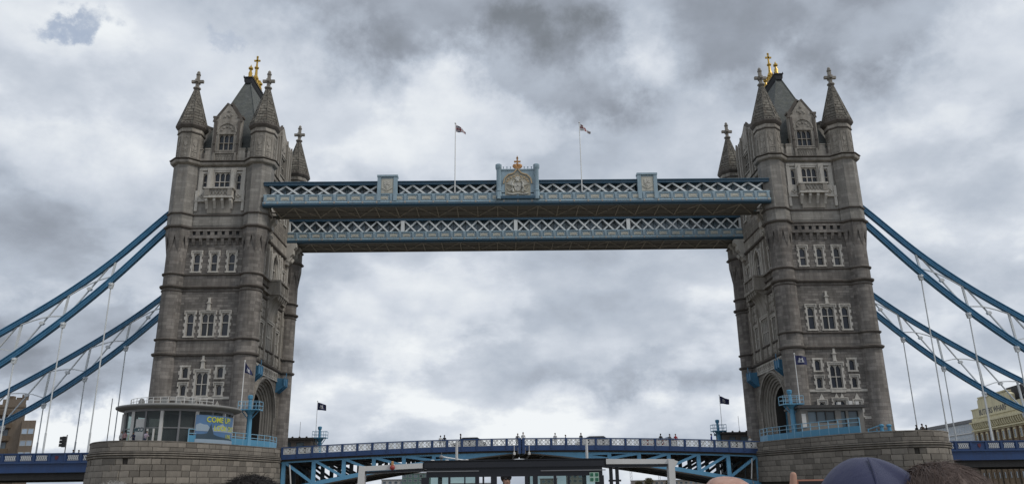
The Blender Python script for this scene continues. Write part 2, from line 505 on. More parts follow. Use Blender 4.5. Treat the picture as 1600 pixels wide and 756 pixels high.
def link(name, me, parent=None, loc=None, rot=None):
    o = bpy.data.objects.new(name, me)
    COL.objects.link(o)
    if parent: o.parent = parent
    if loc is not None: o.location = loc
    if rot is not None: o.rotation_euler = rot
    return o

def tag(o, label, cat, group=None, kind=None):
    if label: o['label'] = label
    if cat: o['category'] = cat
    if group: o['group'] = group
    if kind: o['kind'] = kind
    return o

def thing(name, label, cat, loc, group=None, rotz=0.0):
    o = bpy.data.objects.new(name, None)
    COL.objects.link(o)
    o.location = loc
    o.rotation_euler = (0, 0, rotz)
    o.empty_display_size = 0.3
    ORG[o.name] = tuple(loc) if rotz == 0 else (0, 0, 0)
    return tag(o, label, cat, group)

def struct(o):
    o['kind'] = 'structure'
    return o

def kids(o):
    return [c for c in bpy.data.objects if c.parent == o]

def copy_tree(o, parent=None, children=None):
    if children is None:
        children = {}
        for c in bpy.data.objects:
            if c.parent: children.setdefault(c.parent.name, []).append(c)
    c = o.copy()
    COL.objects.link(c)
    c.parent = parent
    for ch in children.get(o.name, []):
        copy_tree(ch, c, children)
    return c

def octf(t):
    a = ((t + PI / 8) % (PI / 4)) - PI / 8
    return 1.0 / math.cos(a)

# ------------------------------------------------------------------ water and banks
struct(G().box(-4000, 4000, -1500, 9000, -0.5, 0.0).build('river_water', 'granite_plain'))
mw, ntw, bw_ = new_mat('water')
bw_.inputs['Base Color'].default_value = (0.15, 0.13, 0.095, 1)
bw_.inputs['Roughness'].default_value = 0.12
tcw = nd(ntw, 'ShaderNodeTexCoord')
bump(ntw, bw_, tex_noise(ntw, tcw.outputs['Object'], 0.6, 6, 0.65), 0.6, 0.4)
bpy.data.objects['river_water'].data.materials[0] = mw

# ------------------------------------------------------------------ bridge tower
UC, YC = 5.15, 9.15          # turret centres
APO, RLOW = 1.68, 1.43       # octagon apothem above, round shaft below
DECK = 9.45                  # level of the pier top
TOWER_X = 41.15

tower = thing('bridge_tower', 'left bridge tower of grey stone with four spired turrets and round glass kiosk before it', 'bridge tower', (-TOWER_X, 0, DECK), 'gothic towers of the bridge')
ORG[tower.name] = (0, 0, DECK)      # parts are written in tower-local u, y and world height

def FRONT(h, d, z): return (h, -9.62 - d, z)
def INNER(h, d, z): return (5.30 + d, h, z)

def ring_strings(name, z, h, proj, mat, octo, faces=True, rbase=None):
    """one string course running round the four turrets and along the four walls"""
    g = G()
    r = rbase or (APO if octo else RLOW)
    prof = [(r - 0.05, z - h / 2), (r + proj * 0.75, z - h * 0.28), (r + proj, z), (r + proj, z + h * 0.2), (r + proj * 0.3, z + h * 0.42), (r - 0.05, z + h / 2)]
    for su in (-1, 1):
        for sy in (-1, 1):
            if octo: g.lathe(su * UC, sy * YC, prof, 8, PI / 8, octf, cap=False)
            else: g.lathe(su * UC, sy * YC, prof, 28, 0, None, cap=False)
    if faces:
        pw = [(-0.05, z - h / 2), (proj * 0.75, z - h * 0.28), (proj, z), (proj, z + h * 0.2), (proj * 0.3, z + h * 0.42), (-0.05, z + h / 2)]
        for sy in (-1, 1):
            g.prism([(sy * (9.62 + d), zz) for d, zz in pw], -UC + 1.2, UC - 1.2, 0)
        for su in (-1, 1):
            g.prism([(su * (5.30 + d), zz) for d, zz in pw], -YC + 1.2, YC - 1.2, 1)
    return g.build(name, mat, tower)

def wall_holes(g, h0, h1, z0, z1, holes, depth=0.42):
    hs = sorted(set([h0, h1] + [x for H in holes for x in H[:2]]))
    zs = sorted(set([z0, z1] + [x for H in holes for x in H[2:]]))
    hs = [x for x in hs if h0 <= x <= h1]; zs = [x for x in zs if z0 <= x <= z1]
    for i in range(len(hs) - 1):
        for j in range(len(zs) - 1):
            a, b, c, d = hs[i], hs[i + 1], zs[j], zs[j + 1]
            mh, mz = (a + b) / 2, (c + d) / 2
            if any(H[0] < mh < H[1] and H[2] < mz < H[3] for H in holes): continue
            g.add([(a, 0, c), (b, 0, c), (b, 0, d), (a, 0, d)], [(0, 1, 2, 3)])
    for (a, b, c, d) in holes:
        g.add([(a, 0, c), (b, 0, c), (b, 0, d), (a, 0, d), (a, -depth, c), (b, -depth, c), (b, -depth, d), (a, -depth, d)],
              [(0, 1, 5, 4), (1, 2, 6, 5), (2, 3, 7, 6), (3, 0, 4, 7)])

def arch_pts(w, rise, n=6, pointed=True):
    """half outline of a pointed head from (-w, 0) to (0, rise)"""
    out = []
    for i in range(n + 1):
        t = i / n
        if pointed:
            a = t * PI / 3
            out.append((-w + 2 * w * (1 - math.cos(a)), rise * math.sin(a) / math.sin(PI / 3)))
        else:
            a = t * PI / 2
            out.append((-w * math.cos(a), rise * math.sin(a)))
    return out

def window(par, T, h, z0, z1, wd, lights=1, transom=0.55, head=0.5, quoins=True, hood=True, mat='trim_pale', sill=True, dp=0.30, ql=0.2):
    g = G(T)
    a, b = h - wd / 2, h + wd / 2
    if quoins:
        n = max(2, round((z1 - z0) / 0.42)); st = (z1 - z0) / n
        for k in range(n):
            e = ql + (0.16 if k % 2 else 0.0)
            g.box(a - e, a, 0, 0.07, z0 + k * st, z0 + (k + 1) * st)
            g.box(b, b + e, 0, 0.07, z0 + k * st, z0 + (k + 1) * st)
    else:
        g.box(a - 0.16, a, 0, 0.07, z0, z1); g.box(b, b + 0.16, 0, 0.07, z0, z1)
    g.box(a - 0.2 - ql * .5, b + 0.2 + ql * .5, 0, 0.09, z1, z1 + 0.24)
    if hood:
        g.box(a - 0.34, b + 0.34, 0, 0.2, z1 + 0.24, z1 + 0.36)
        g.box(a - 0.34, a - 0.22, 0.07, 0.2, z1 - 0.2, z1 + 0.24); g.box(b + 0.22, b + 0.34, 0.07, 0.2, z1 - 0.2, z1 + 0.24)
    if sill:
        g.box(a - 0.3, b + 0.3, 0, 0.15, z0 - 0.2, z0)
    wo = g.build('window', mat, par)
    # stone mullions and arched heads
    m = G(T); lw = wd / lights; zt = z0 + (z1 - z0) * transom
    for k in range(lights + 1):
        x = a + k * lw; t = 0.05 if 0 < k < lights else 0.045
        x0, x1 = max(a, x - t), min(b, x + t)
        m.box(x0, x1, -dp, -0.09, z0, z1)
    if transom: m.box(a, b, -dp + 0.01, -0.10, zt - 0.05, zt + 0.05)
    hd = min(head, lw * 0.9)
    for k in range(lights):
        c = a + (k + .5) * lw; hw = lw / 2 - 0.04
        ap = [(c + x, z1 - hd + y - 0.03) for x, y in arch_pts(hw, hd - 0.04)]
        m.prism([(c - hw, z1)] + ap + [(c, z1)], -dp + 0.02, -0.14, 1)
        m.prism([(c + hw, z1)] + [(2 * c - x, y) for x, y in ap] + [(c, z1)], -dp + 0.02, -0.14, 1)
    m.build('mullion', mat, wo)
    for k in range(lights):
        x0 = a + k * lw; x1 = x0 + lw
        for (c, d) in (((z0, zt), (zt, z1)) if transom else ((z0, z1),)):
            G(T).box(x0, x1, -dp - 0.06, -dp + 0.002 * (k % 2), c, d).build('pane', 'window_glass', wo)
    return (a, b, z0, z1)

# --- turrets: round shaft, broached to an octagon, carved upper stage, stone spire and cross
def cross_mesh():
    g = G()
    g.lathe(0, 0, [(0.30, 0), (0.36, 0.1), (0.50, 0.18), (0.50, 0.34), (0.36, 0.42), (0.25, 0.5)], 8, PI / 8, octf)
    g.box(-0.21, 0.21, -0.21, 0.21, 0.48, 2.35)
    g.box(-0.86, 0.86, -0.19, 0.19, 1.16, 1.56)
    g.box(-0.19, 0.19, -0.60, 0.60, 1.17, 1.55)
    g.box(-0.30, 0.30, -0.30, 0.30, 1.05, 1.67)
    g.lathe(0, 0, [(0.20, 2.3), (0.34, 2.42), (0.34, 2.56), (0.20, 2.66), (0.25, 2.8), (0.18, 2.98), (0.05, 3.1)], 8, 0)
    return g.mesh('cross_finial', 'trim_mid')
CROSS = cross_mesh()

def spire_mesh():
    g = G()
    z0, z1, r0, r1, n = 0.0, 6.25, 1.92, 0.26, 13
    prof = []
    for k in range(n):
        a = k / n; b = (k + 1) / n
        ra = r0 + (r1 - r0) * a; rb = r0 + (r1 - r0) * b
        prof += [(ra + 0.05, z0 + (z1 - z0) * a), (rb + 0.015, z0 + (z1 - z0) * b - 0.015)]
    prof.append((0.2, z1))
    g.lathe(0, 0, prof, 8, PI / 8, octf)
    for k in range(8):
        t = PI / 8 + k * PI / 4; c = octf(t)
        g.tube([(math.cos(t) * (r0 + .05) * c, math.sin(t) * (r0 + .05) * c, 0), (math.cos(t) * (r1 + .02) * c, math.sin(t) * (r1 + .02) * c, z1)], [0.075, 0.045], 6)
    return g.mesh('spire', 'spire_stone')
SPIRE = spire_mesh()

def spire_blocks():
    """raised shingle stones scattered over the spire faces, so that its courses read as separate stones"""
    g = G(); rnd = random.Random(3)
    z1, r0, r1, n = 6.25, 1.92, 0.26, 13
    for k in range(n - 1):
        za = z1 * k / n + 0.03; zb = z1 * (k + 1) / n - 0.03
        ra = r0 + (r1 - r0) * (za / z1); rb = r0 + (r1 - r0) * (zb / z1)
        half = ra * math.tan(PI / 8)
        cnt = max(1, int(half * 2 / 0.5))
        for f in range(8):
            t = f * PI / 4
            ct, st = math.cos(t), math.sin(t)
            off = 0.5 * (k % 2) / cnt
            for j in range(cnt):
                if rnd.random() < 0.45: continue
                h0 = -half + 2 * half * (j + off) / cnt + 0.03; h1 = min(half - 0.05, h0 + 2 * half / cnt - 0.06)
                q = rb / ra; o = 0.055 + 0.03 * rnd.random()
                def P(r, h, z): return (r * ct - h * st, r * st + h * ct, z)
                g.add([P(ra, h0, za), P(ra, h1, za), P(rb, h1 * q, zb), P(rb, h0 * q, zb), P(ra + o, h0, za), P(ra + o, h1, za), P(rb + o, h1 * q, zb), P(rb + o, h0 * q, zb)],
                      [(4, 5, 6, 7), (0, 1, 5, 4), (1, 2, 6, 5), (2, 3, 7, 6), (3, 0, 4, 7)])
    me = g.mesh('spire_stones', 'spire_stone', smooth=False)
    return me
SPIRE_ST = spire_blocks()

def carved_panel_mesh():
    """blind tracery panel of the upper turret stage, facing +X at the octagon face"""
    T = lambda h, d, z: (d, h, z)
    g = G(T)
    for (a, b, c, d) in ((-.46, -.38, 0, 3.1), (.38, .46, 0, 3.1), (-.38, .38, 3.02, 3.1), (-.38, .38, 0, .08), (-.38, .38, .78, .86)):
        g.box(a, b, -0.02, 0.075, c, d)
    ap = [(x, 2.55 + y) for x, y in arch_pts(.36, .42)]
    g.prism([(-.38, 3.02)] + ap + [(0, 3.02)], -0.02, 0.05, 1)
    g.prism([(.38, 3.02)] + [(-x, y) for x, y in ap] + [(0, 3.02)], -0.02, 0.05, 1)
    g.prism([(-.22, 2.3), (.22, 2.3), (.22, 1.85), (0, 1.55), (-.22, 1.85)], -0.02, 0.09, 1)      # shield
    g.prism([(-.04, 1.5), (.04, 1.5), (.2, 1.05), (-.2, 1.05)], -0.02, 0.07, 1)
    for k in range(4):
        a = k * PI / 2 + PI / 4
        g.ball((math.cos(a) * .15, 0.0, .43 + math.sin(a) * .15), .12, 6, 4, (1, .6, 1))
    return g.mesh('carved_panel', 'trim_mid')
CARVED = carved_panel_mesh()

for su in (-1, 1):
    for sy in (-1, 1):
        x, y = su * UC, sy * YC
        g = G()
        g.lathe(x, y, [(1.80, DECK - 0.1), (1.80, 11.0), (1.62, 11.3), (1.50, 11.5), (1.47, 22.3), (1.44, 31.3), (RLOW, 36.9), (RLOW - .1, 38.2)], 32)
        # octagon above the broach
        g.lathe(x, y, [(1.2, 38.29), (APO, 38.3), (APO, 39.6)], 8, PI / 8, octf)
        G().lathe(x, y, [(APO - .01, 39.5), (APO - .01, 48.5)], 8, PI / 8, octf).build('turret_octagon', 'granite_upper', tower)
        for k in range(8):
            t = PI / 8 + k * PI / 4
            A = (x + APO * math.cos(t - PI / 8), y + APO * math.sin(t - PI / 8), 38.32)
            C = (x + APO * math.cos(t + PI / 8), y + APO * math.sin(t + PI / 8), 38.32)
            B = (x + APO * octf(t) * math.cos(t), y + APO * octf(t) * math.sin(t), 38.32)
            D = (x + 1.40 * math.cos(t), y + 1.40 * math.sin(t), 35.5)
            E = (x + 1.15 * math.cos(t), y + 1.15 * math.sin(t), 38.32)
            g.add([A, B, C, D, E], [(0, 1, 3), (1, 2, 3), (2, 4, 3), (4, 0, 3), (0, 4, 2, 1)])
        tu = g.build('turret', 'granite', tower)
        g = G()
        g.lathe(x, y, [(1.62, 48.4), (1.62, 53.3), (1.70, 53.45), (1.70, 54.1), (1.6, 54.2)], 8, PI / 8, octf)
        up_st = g.build('turret_stage', 'ashlar_pale', tower)
        g = G()
        g.lathe(x, y, [(1.6, 53.3), (1.74, 53.4), (1.78, 53.5), (1.7, 53.6)], 8, PI / 8, octf)
        g.lathe(x, y, [(1.65, 54.02), (1.86, 54.2), (1.98, 54.42), (2.04, 54.5), (2.04, 54.72), (1.9, 54.8)], 8, PI / 8, octf)
        for k in range(8):
            t = k * PI / 4
            for j in (-1, 0, 1):
                a = t + j * 0.25
                g.ball((x + 1.92 * math.cos(a) * (octf(a)), y + 1.92 * math.sin(a) * octf(a), 54.86), .13, 6, 4)
        g.build('eave_moulding', 'moulding_dark', up_st)
        for k in range(8):
            link('carved_panel', CARVED, up_st, (x + 1.60 * math.cos(k * PI / 4), y + 1.60 * math.sin(k * PI / 4), 49.75 - DECK), (0, 0, k * PI / 4))
        sp = link('spire', SPIRE, tower, (x, y, 54.72 - DECK))
        link('spire_stones', SPIRE_ST, sp)['kind'] = 'stuff'
        link('cross_finial', CROSS, sp, (0, 0, 6.1))

# --- front wall
HF = []
# gable window
zg0, zg1 = 51.1, 53.55
HF2 = [window(tower, FRONT, 0, zg0, zg1, 2.06, 3, 0.47, 0.55, quoins=False, hood=False, mat='trim_mid')]
# canted three part window above the balcony
HF.append(window(tower, FRONT, 0, 45.25, 47.75, 2.15, 3, 0.45, 0.5, quoins=False, hood=False, mat='trim_pale'))
for s in (-1, 1):
    HF.append(window(tower, FRONT, s * 2.32, 45.15, 47.55, 0.6, 1, 0.48, 0.5, quoins=True, hood=False, mat='trim_pale'))
for h in (-2.3, 0.04, 2.4):
    HF.append(window(tower, FRONT, h, 33.45, 36.0, 0.86, 1, 0.45, 0.55, mat='trim_pale'))
HF.append(window(tower, FRONT, 0, 24.7, 27.75, 1.62, 2, 0.58, 0.6, mat='trim_pale'))
for s in (-1, 1):
    HF.append(window(tower, FRONT, s * 2.3, 24.7, 27.75, 0.9, 1, 0.58, 0.6, mat='trim_pale'))
HF.append(window(tower, FRONT, 0, 17.0, 20.0, 1.5, 2, 0.48, 0.75, mat='trim_pale'))
for s in (-1, 1):
    HF.append(window(tower, FRONT, s * 2.26, 19.25, 20.65, 0.78, 1, 0, 0.35, hood=False, mat='trim_pale', ql=.26))
    HF.append(window(tower, FRONT, s * 2.3, 17.0, 18.35, 0.72, 1, 0, 0.35, mat='trim_pale'))
    HF.append(window(tower, FRONT, s * 2.3, 13.4, 15.2, 0.72, 1, 0, 0.35, mat='trim_pale'))
HF.append(window(tower, FRONT, 0, 13.4, 15.4, 1.5, 2, 0, 0.5, mat='trim_pale'))
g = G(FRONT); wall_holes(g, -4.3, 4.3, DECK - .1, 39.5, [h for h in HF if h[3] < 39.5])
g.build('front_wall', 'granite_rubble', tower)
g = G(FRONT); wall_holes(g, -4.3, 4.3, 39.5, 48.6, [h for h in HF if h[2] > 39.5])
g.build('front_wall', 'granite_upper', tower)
g = G()
g.add([(-4.3, 9.62, DECK), (4.3, 9.62, DECK), (4.3, 9.62, 49.3), (-4.3, 9.62, 49.3)], [(0, 1, 2, 3)])
g.build('rear_wall', 'granite_rubble', tower)

# smooth ashlar bands between the paired string courses
for (za, zb) in ((39.75, 41.3), (31.4, 32.85), (22.4, 24.05)):
    G(FRONT).box(-4.2, 4.2, -0.1, 0.035, za, zb).build('ashlar_band', 'granite_upper' if za > 39 else 'granite', tower)
for (za, zb) in ((39.75, 41.3),):
    G(FRONT).box(-3.3, 3.3, 0, 0.09, za + .2, zb - .2).build('band_panel', 'granite_upper', tower)

# string courses and cornice
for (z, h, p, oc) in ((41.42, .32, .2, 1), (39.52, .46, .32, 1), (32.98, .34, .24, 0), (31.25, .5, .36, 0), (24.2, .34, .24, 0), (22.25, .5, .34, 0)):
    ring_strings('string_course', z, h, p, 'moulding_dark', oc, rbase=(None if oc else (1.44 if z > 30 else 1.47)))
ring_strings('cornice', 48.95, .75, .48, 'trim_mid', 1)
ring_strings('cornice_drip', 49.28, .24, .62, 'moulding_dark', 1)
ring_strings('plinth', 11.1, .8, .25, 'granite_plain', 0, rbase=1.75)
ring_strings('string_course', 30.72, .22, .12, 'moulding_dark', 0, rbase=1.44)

# corbel table of seven merlon blocks
for k in range(7):
    h = -3.45 + k * 0.985
    G(FRONT).box(h + .26, h + .725, 0.02, 0.06, 38.5, 39.05).build('loophole', 'lead_dark', tower)
for k in range(7):
    h = -2.95 + k * 0.985
    g = G(FRONT)
    g.prism([(0.0, 37.15), (0.14, 37.15), (0.2, 37.5), (0.38, 37.8), (0.38, 38.02), (0.0, 38.02)], h - .2, h + .2, 0)
    g.build('corbel', 'granite', tower)
g = G(FRONT); g.box(-3.6, 3.6, 0, 0.44, 38.02, 38.24); g.box(-3.6, 3.6, 0, 0.3, 38.24, 38.5)
for k in range(8):
    h = -3.45 + k * 0.985
    g.box(h - .26, h + .26, 0, 0.3, 38.5, 39.05)
g.box(-3.6, 3.6, 0, 0.34, 39.05, 39.28)
g.build('corbel_table', 'granite', tower)

# pale dressings of the balcony storey
g = G(FRONT)
for s in (-1, 1):
    g.box(s * 1.62 - .36, s * 1.62 + .36, 0, 0.32, 44.9, 48.3)
    g.box(s * 1.62 - .24, s * 1.62 + .24, 0.32, 0.44, 45.2, 47.2)
    g.prism([(s * 1.62 - .24, 47.2), (s * 1.62 + .24, 47.2), (s * 1.62, 48.0)], 0.32, 0.42, 1)
    g.box(s * 3.0 - .22, s * 3.0 + .22, 0, 0.1, 44.9, 48.2)
g.box(-3.2, 3.2, 0, 0.14, 48.0, 48.4)
g.build('window_dressing', 'trim_pale', tower)
bal = G(FRONT)
bal.box(-1.95, 1.95, 0, 0.95, 43.7, 44.0); bal.box(-2.05, 2.05, 0, 1.05, 45.0, 45.2)
bal.box(-1.85, 1.85, 0.1, 0.8, 44.0, 45.0)
balo = bal.build('balcony', 'trim_pale', tower)
g = G(FRONT)
for s in (-1, 1):
    g.box(s * 1.55 - .3, s * 1.55 + .3, 0.8, 1.0, 44.0, 45.0)
for k in range(5):
    c = -.9 + k * .45
    g.bar((c - .2, .84, 44.1), (c + .2, .84, 44.9), .08, .08, (0, 1, 0)); g.bar((c + .2, .84, 44.1), (c - .2, .84, 44.9), .08, .08, (0, 1, 0))
    g.ball((c, .84, 44.5), .13, 8, 4)
g.build('balustrade_relief', 'trim_mid', balo)
for k in range(4):
    h = -1.65 + k * 1.1
    G(FRONT).prism([(0, 42.3), (.2, 42.3), (.35, 42.8), (.8, 43.3), (.8, 43.7), (0, 43.7)], h - .17, h + .17, 0).build('balcony_bracket', 'trim_pale', balo)
G(FRONT).prism([(0, 41.7), (.12, 41.7), (.3, 42.9), (.5, 43.7), (0, 43.7)], -1.6, 1.6, 0).build('balcony_cove', 'trim_mid', balo)
for s in (-1, 1):
    g = G(FRONT)
    g.box(s * 2.75 - .65, s * 2.75 + .65, 0, .16, 43.5, 44.95)
    g.box(s * 2.75 - .72, s * 2.75 + .72, 0, .26, 43.35, 43.5)
    g.box(s * 3.2 - .2, s * 3.2 + .2, 0, .3, 43.5, 44.95); g.box(s * 3.2 - .19, s * 3.2 + .19, 0, .2, 42.0, 43.35)
    for a in range(4):
        t = a * PI / 2
        g.ball((s * 2.5 + .2 * math.cos(t), .18, 44.2 + .2 * math.sin(t)), .17, 8, 4)
    g.build('apron_panel', 'trim_pale', tower)

# finials above the middle windows
def niche_finial(T, h, z, name='niche_finial'):
    g = G(T)
    g.prism([(h - .28, z), (h + .28, z), (h + .2, z + .2), (h - .2, z + .2)], 0, .25, 1)
    g.box(h - .2, h + .2, 0, .2, z + .2, z + .95)
    g.prism([(h - .34, z + .95), (h + .34, z + .95), (h + .12, z + 1.2), (h - .12, z + 1.2)], 0, .3, 1)
    g.box(h - .14, h + .14, 0, .2, z + 1.2, z + 1.75)
    g.build(name, 'trim_pale', tower)
niche_finial(FRONT, 0, 28.08)
niche_finial(FRONT, 0, 20.42)
g = G(FRONT)
g.box(-3.9, -.95, 0, .09, 16.5, 16.82); g.box(.95, 3.9, 0, .09, 16.5, 16.82); g.box(-.95, .95, 0, .12, 16.4, 16.8)
for s in (-1, 0, 1):
    for q in ((-.28, .28) if s == 0 else (0,)):
        c = s * 2.3 + q * 1.3
        g.prism([(c - .36, 15.55), (c + .36, 15.55), (c, 16.3)], 0, .1, 1)
g.box(2.9, 4.0, 0, .09, 13.0, 13.35); g.box(-4.0, -2.9, 0, .09, 13.0, 13.35)
g.build('stone_band', 'trim_pale', tower)

# front gable and parapet
g = G(FRONT); wall_holes(g, -2.0, 2.0, 49.2, 53.6, HF2)
g.prism([(-2.0, 53.6), (2.0, 53.6), (2.0, 56.2), (1.45, 56.2), (0, 58.35), (-1.45, 56.2), (-2.0, 56.2)], -0.75, 0.0, 1)
g.add([(-2, 0, 49.2), (-2, 0, 53.6), (-2, -.75, 53.6), (-2, -.75, 49.2)], [(0, 1, 2, 3)])
g.add([(2, 0, 49.2), (2, 0, 53.6), (2, -.75, 53.6), (2, -.75, 49.2)], [(0, 1, 2, 3)])
gab = g.build('front_gable', 'ashlar_pale', tower)
g = G(FRONT)
for s in (-1, 1):
    g.bar((s * 1.5, -.33, 56.2), (0, -.33, 58.42), .95, .2, (0, 1, 0))
    g.box(min(s * 1.3, s * 2.15), max(s * 1.3, s * 2.15), -.8, .12, 56.12, 56.4)
    g.prism([(s * 2.15, 55.5), (s * 2.0, 56.12), (s * 1.6, 56.12), (s * 1.75, 55.5)], 0, .12, 1)
    g.box(s * 1.62 - .16, s * 1.62 + .16, 0, .14, 50.5, 55.6)
    g.prism([(s * 1.62 - .2, 52.0), (s * 1.62 + .2, 52.0), (s * 1.62, 52.7)], .13, .24, 1)
g.build('gable_coping', 'moulding_dark', gab)
g = G(FRONT)
ring = [(x * 1.0, y) for x, y in arch_pts(1.35, 1.45, 8, False)]
ring = [(x, 53.85 + y) for x, y in ring]; full = ring + [(-x, y) for x, y in ring[-2::-1]]
for i in range(len(full) - 1):
    g.bar((full[i][0], .05, full[i][1]), (full[i + 1][0], .05, full[i + 1][1]), .2, .16, (0, 1, 0))
for k in range(5):
    a = PI * (k + .5) / 5
    g.ball((.8 * math.cos(a), .02, 54.0 + .75 * math.sin(a)), .2, 7, 4, (1, .5, 1))
for k in range(4):
    g.ball((-.45 + .3 * k, .02, 56.3 + .25 * (k % 2)), .2, 7, 4, (1, .5, 1))
g.ball((0, .02, 57.2), .22, 7, 4, (1, .5, 1))
g.build('gable_tympanum', 'trim_mid', gab)
g = G(FRONT)
g.box(-1.35, 1.35, 0.0, .08, 49.35, 49.5); g.box(-1.35, 1.35, 0, .16, 50.6, 50.82)
for s in (-1, 1):
    g.box(s * 1.5 - .16, s * 1.5 + .16, 0, .2, 49.3, 50.7)
for k in range(7):
    c = -1.02 + k * .34
    g.bar((c - .16, .03, 49.55), (c + .16, .03, 50.55), .07, .09, (0, 1, 0)); g.bar((c + .16, .03, 49.55), (c - .16, .03, 50.55), .07, .09, (0, 1, 0))
g.build('gable_panel', 'trim_mid', gab)
for s in (-1, 1):
    g = G(FRONT)
    lo, hi = sorted((s * 2.0, s * 4.1)); mid = s * 3.0
    g.box(lo, hi, -.5, 0.0, 49.2, 50.7)
    g.box(lo, mid - .2 if s > 0 else mid - .2, -.5, 0, 50.7, 51.25); g.box(mid + .2, hi, -.5, 0, 50.7, 51.25)
    g.box(lo, mid - .15, -.55, .08, 51.25, 51.42); g.box(mid + .15, hi, -.55, .08, 51.25, 51.42)
    g.build('parapet', 'ashlar_pale', tower)
    g = G(FRONT); g.box(mid - .14, mid + .14, 0.003, .05, 50.0, 50.75); g.build('parapet_slot', 'moulding_dark', tower)

# --- the river-facing (portal) side; the road side gets the same storeys, plainer
HI = []
for (h, wd, li) in ((0, 3.2, 4), (-3.9, 1.5, 2), (3.9, 1.5, 2)):
    HI.append(window(tower, INNER, h, 24.3, 28.2 if h == 0 else 27.6, wd, li, 0.5, 0.6, quoins=(h != 0), mat='trim_pale'))
HI.append(window(tower, INNER, 0, 34.3, 38.2, 2.3, 2, 0.5, 1.0, quoins=False, hood=False, mat='trim_pale'))
for h in (-5.2, 5.2):
    HI.append(window(tower, INNER, h, 34.4, 37.2, .9, 1, 0.5, .6, mat='trim_pale'))
    HI.append(window(tower, INNER, h * .75, 44.4, 47.4, .9, 1, 0.5, .6, mat='trim_pale'))
HI.append(window(tower, INNER, 0, 44.4, 47.6, 1.8, 2, 0.5, .7, mat='trim_pale'))
g = G(INNER); wall_holes(g, -8.2, 8.2, 21.0, 49.2, HI)
AW, AZ, AR = 5.2, 15.4, 4.7
def arch_curve(inset, n=20):
    a, b = AW - inset, AR - inset
    return [(-a, DECK - .1)] + [(-a * math.cos(PI * i / n), AZ + b * math.sin(PI * i / n)) for i in range(n + 1)] + [(a, DECK - .1)]
cur = arch_curve(0)
for T_ in (INNER, lambda h, d, z: (-5.30 - d, h, z)):
    g2 = g if T_ is INNER else G(T_)
    if T_ is not INNER:
        g2.add([(-8.2, 0, 21), (8.2, 0, 21), (8.2, 0, 49.2), (-8.2, 0, 49.2)], [(0, 1, 2, 3)])
    for s in (-1, 1):
        lo, hi = sorted((s * AW, s * 8.2))
        g2.add([(lo, 0, DECK - .1), (hi, 0, DECK - .1), (hi, 0, 21), (lo, 0, 21)], [(0, 1, 2, 3)])
    for i in range(1, len(cur) - 2):
        (ha, za), (hb, zb) = cur[i], cur[i + 1]
        g2.add([(ha, 0, za), (hb, 0, zb), (hb, 0, 21), (ha, 0, 21)], [(0, 1, 2, 3)])
    g2.build('portal_wall', 'ashlar_mid', tower)
def arch_orders(T, name):
    g = G(T)
    prof = []
    for k in range(5):
        prof += [(.32 * k, -.26 * k), (.32 * k, -.26 * (k + 1) + .08), (.32 * k + .09, -.26 * (k + 1))]
    prof.append((1.7, -1.35))
    rings = [[(p[0], d, p[1]) for p in arch_curve(i)] for i, d in prof]
    rings = [[(p[0], -.9, p[1]) for p in arch_curve(-.003)], [(p[0], 0.1, p[1]) for p in arch_curve(-.003)]] + [[(p[0], 0.1, p[1]) for p in arch_curve(.08)]] + rings[1:]
    g.sweep(rings, closed_ring=False, cap=False)
    out = [(p[0], .12, p[1]) for p in arch_curve(-.32)]
    for i in range(1, len(out) - 2):
        g.bar(out[i], out[i + 1], .26, .3, (0, 1, 0))
    g.build(name, 'trim_mid', tower)
arch_orders(INNER, 'portal_arch')
arch_orders(lambda h, d, z: (-5.30 - d, h, z), 'portal_arch')
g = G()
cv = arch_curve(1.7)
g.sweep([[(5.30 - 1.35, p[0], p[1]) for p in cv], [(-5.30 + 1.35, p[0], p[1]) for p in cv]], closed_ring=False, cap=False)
m_stone('shaded_lining', (.045, .041, .037), (.065, .06, .054), None, stain=.4, stain_c=(.02, .019, .018))  # shade inside the archway is put into this near-black stone colour
g.build('passage_lining', 'shaded_lining', tower)
for s in (-1, 1):
    G().box(2.2, 2.6, s * 3.25 - .2, s * 3.25 + .2, DECK, 18.2).build('passage_post', 'sky_blue_paint', tower)

# frieze, panels and strings over the portal
g = G(INNER)
for k in range(13):
    c = -5.4 + k * .9
    g.box(c - .06, c + .06, 0, .16, 20.75, 21.9)
    if k < 12:
        ap = [(c + .45 + x, 21.4 + y) for x, y in arch_pts(.38, .4, 4)]
        g.prism([(c + .07, 21.9)] + ap + [(c + .45, 21.9)], 0, .1, 1)
        g.prism([(c + .83, 21.9)] + [(2 * (c + .45) - x, y) for x, y in ap] + [(c + .45, 21.9)], 0, .1, 1)
        g.ball((c + .45, .02, 21.0), .18, 6, 4)
g.box(-5.6, 5.6, 0, .2, 20.6, 20.76)
g.build('tracery_frieze', 'trim_pale', tower)
for k in range(6):
    c = -5.0 + k * 2.0
    g = G(INNER)
    g.box(c - .8, c + .8, 0, .06, 22.55, 23.95)
    for a in range(4):
        t = a * PI / 2 + PI / 4
        g.ball((c + .36 * math.cos(t), .05, 23.25 + .36 * math.sin(t)), .34, 8, 4, (1, .4, 1))
    g.box(c - 1.02, c - .86, 0, .2, 22.5, 24.0)
    g.build('carved_shield_panel', 'trim_mid', tower)
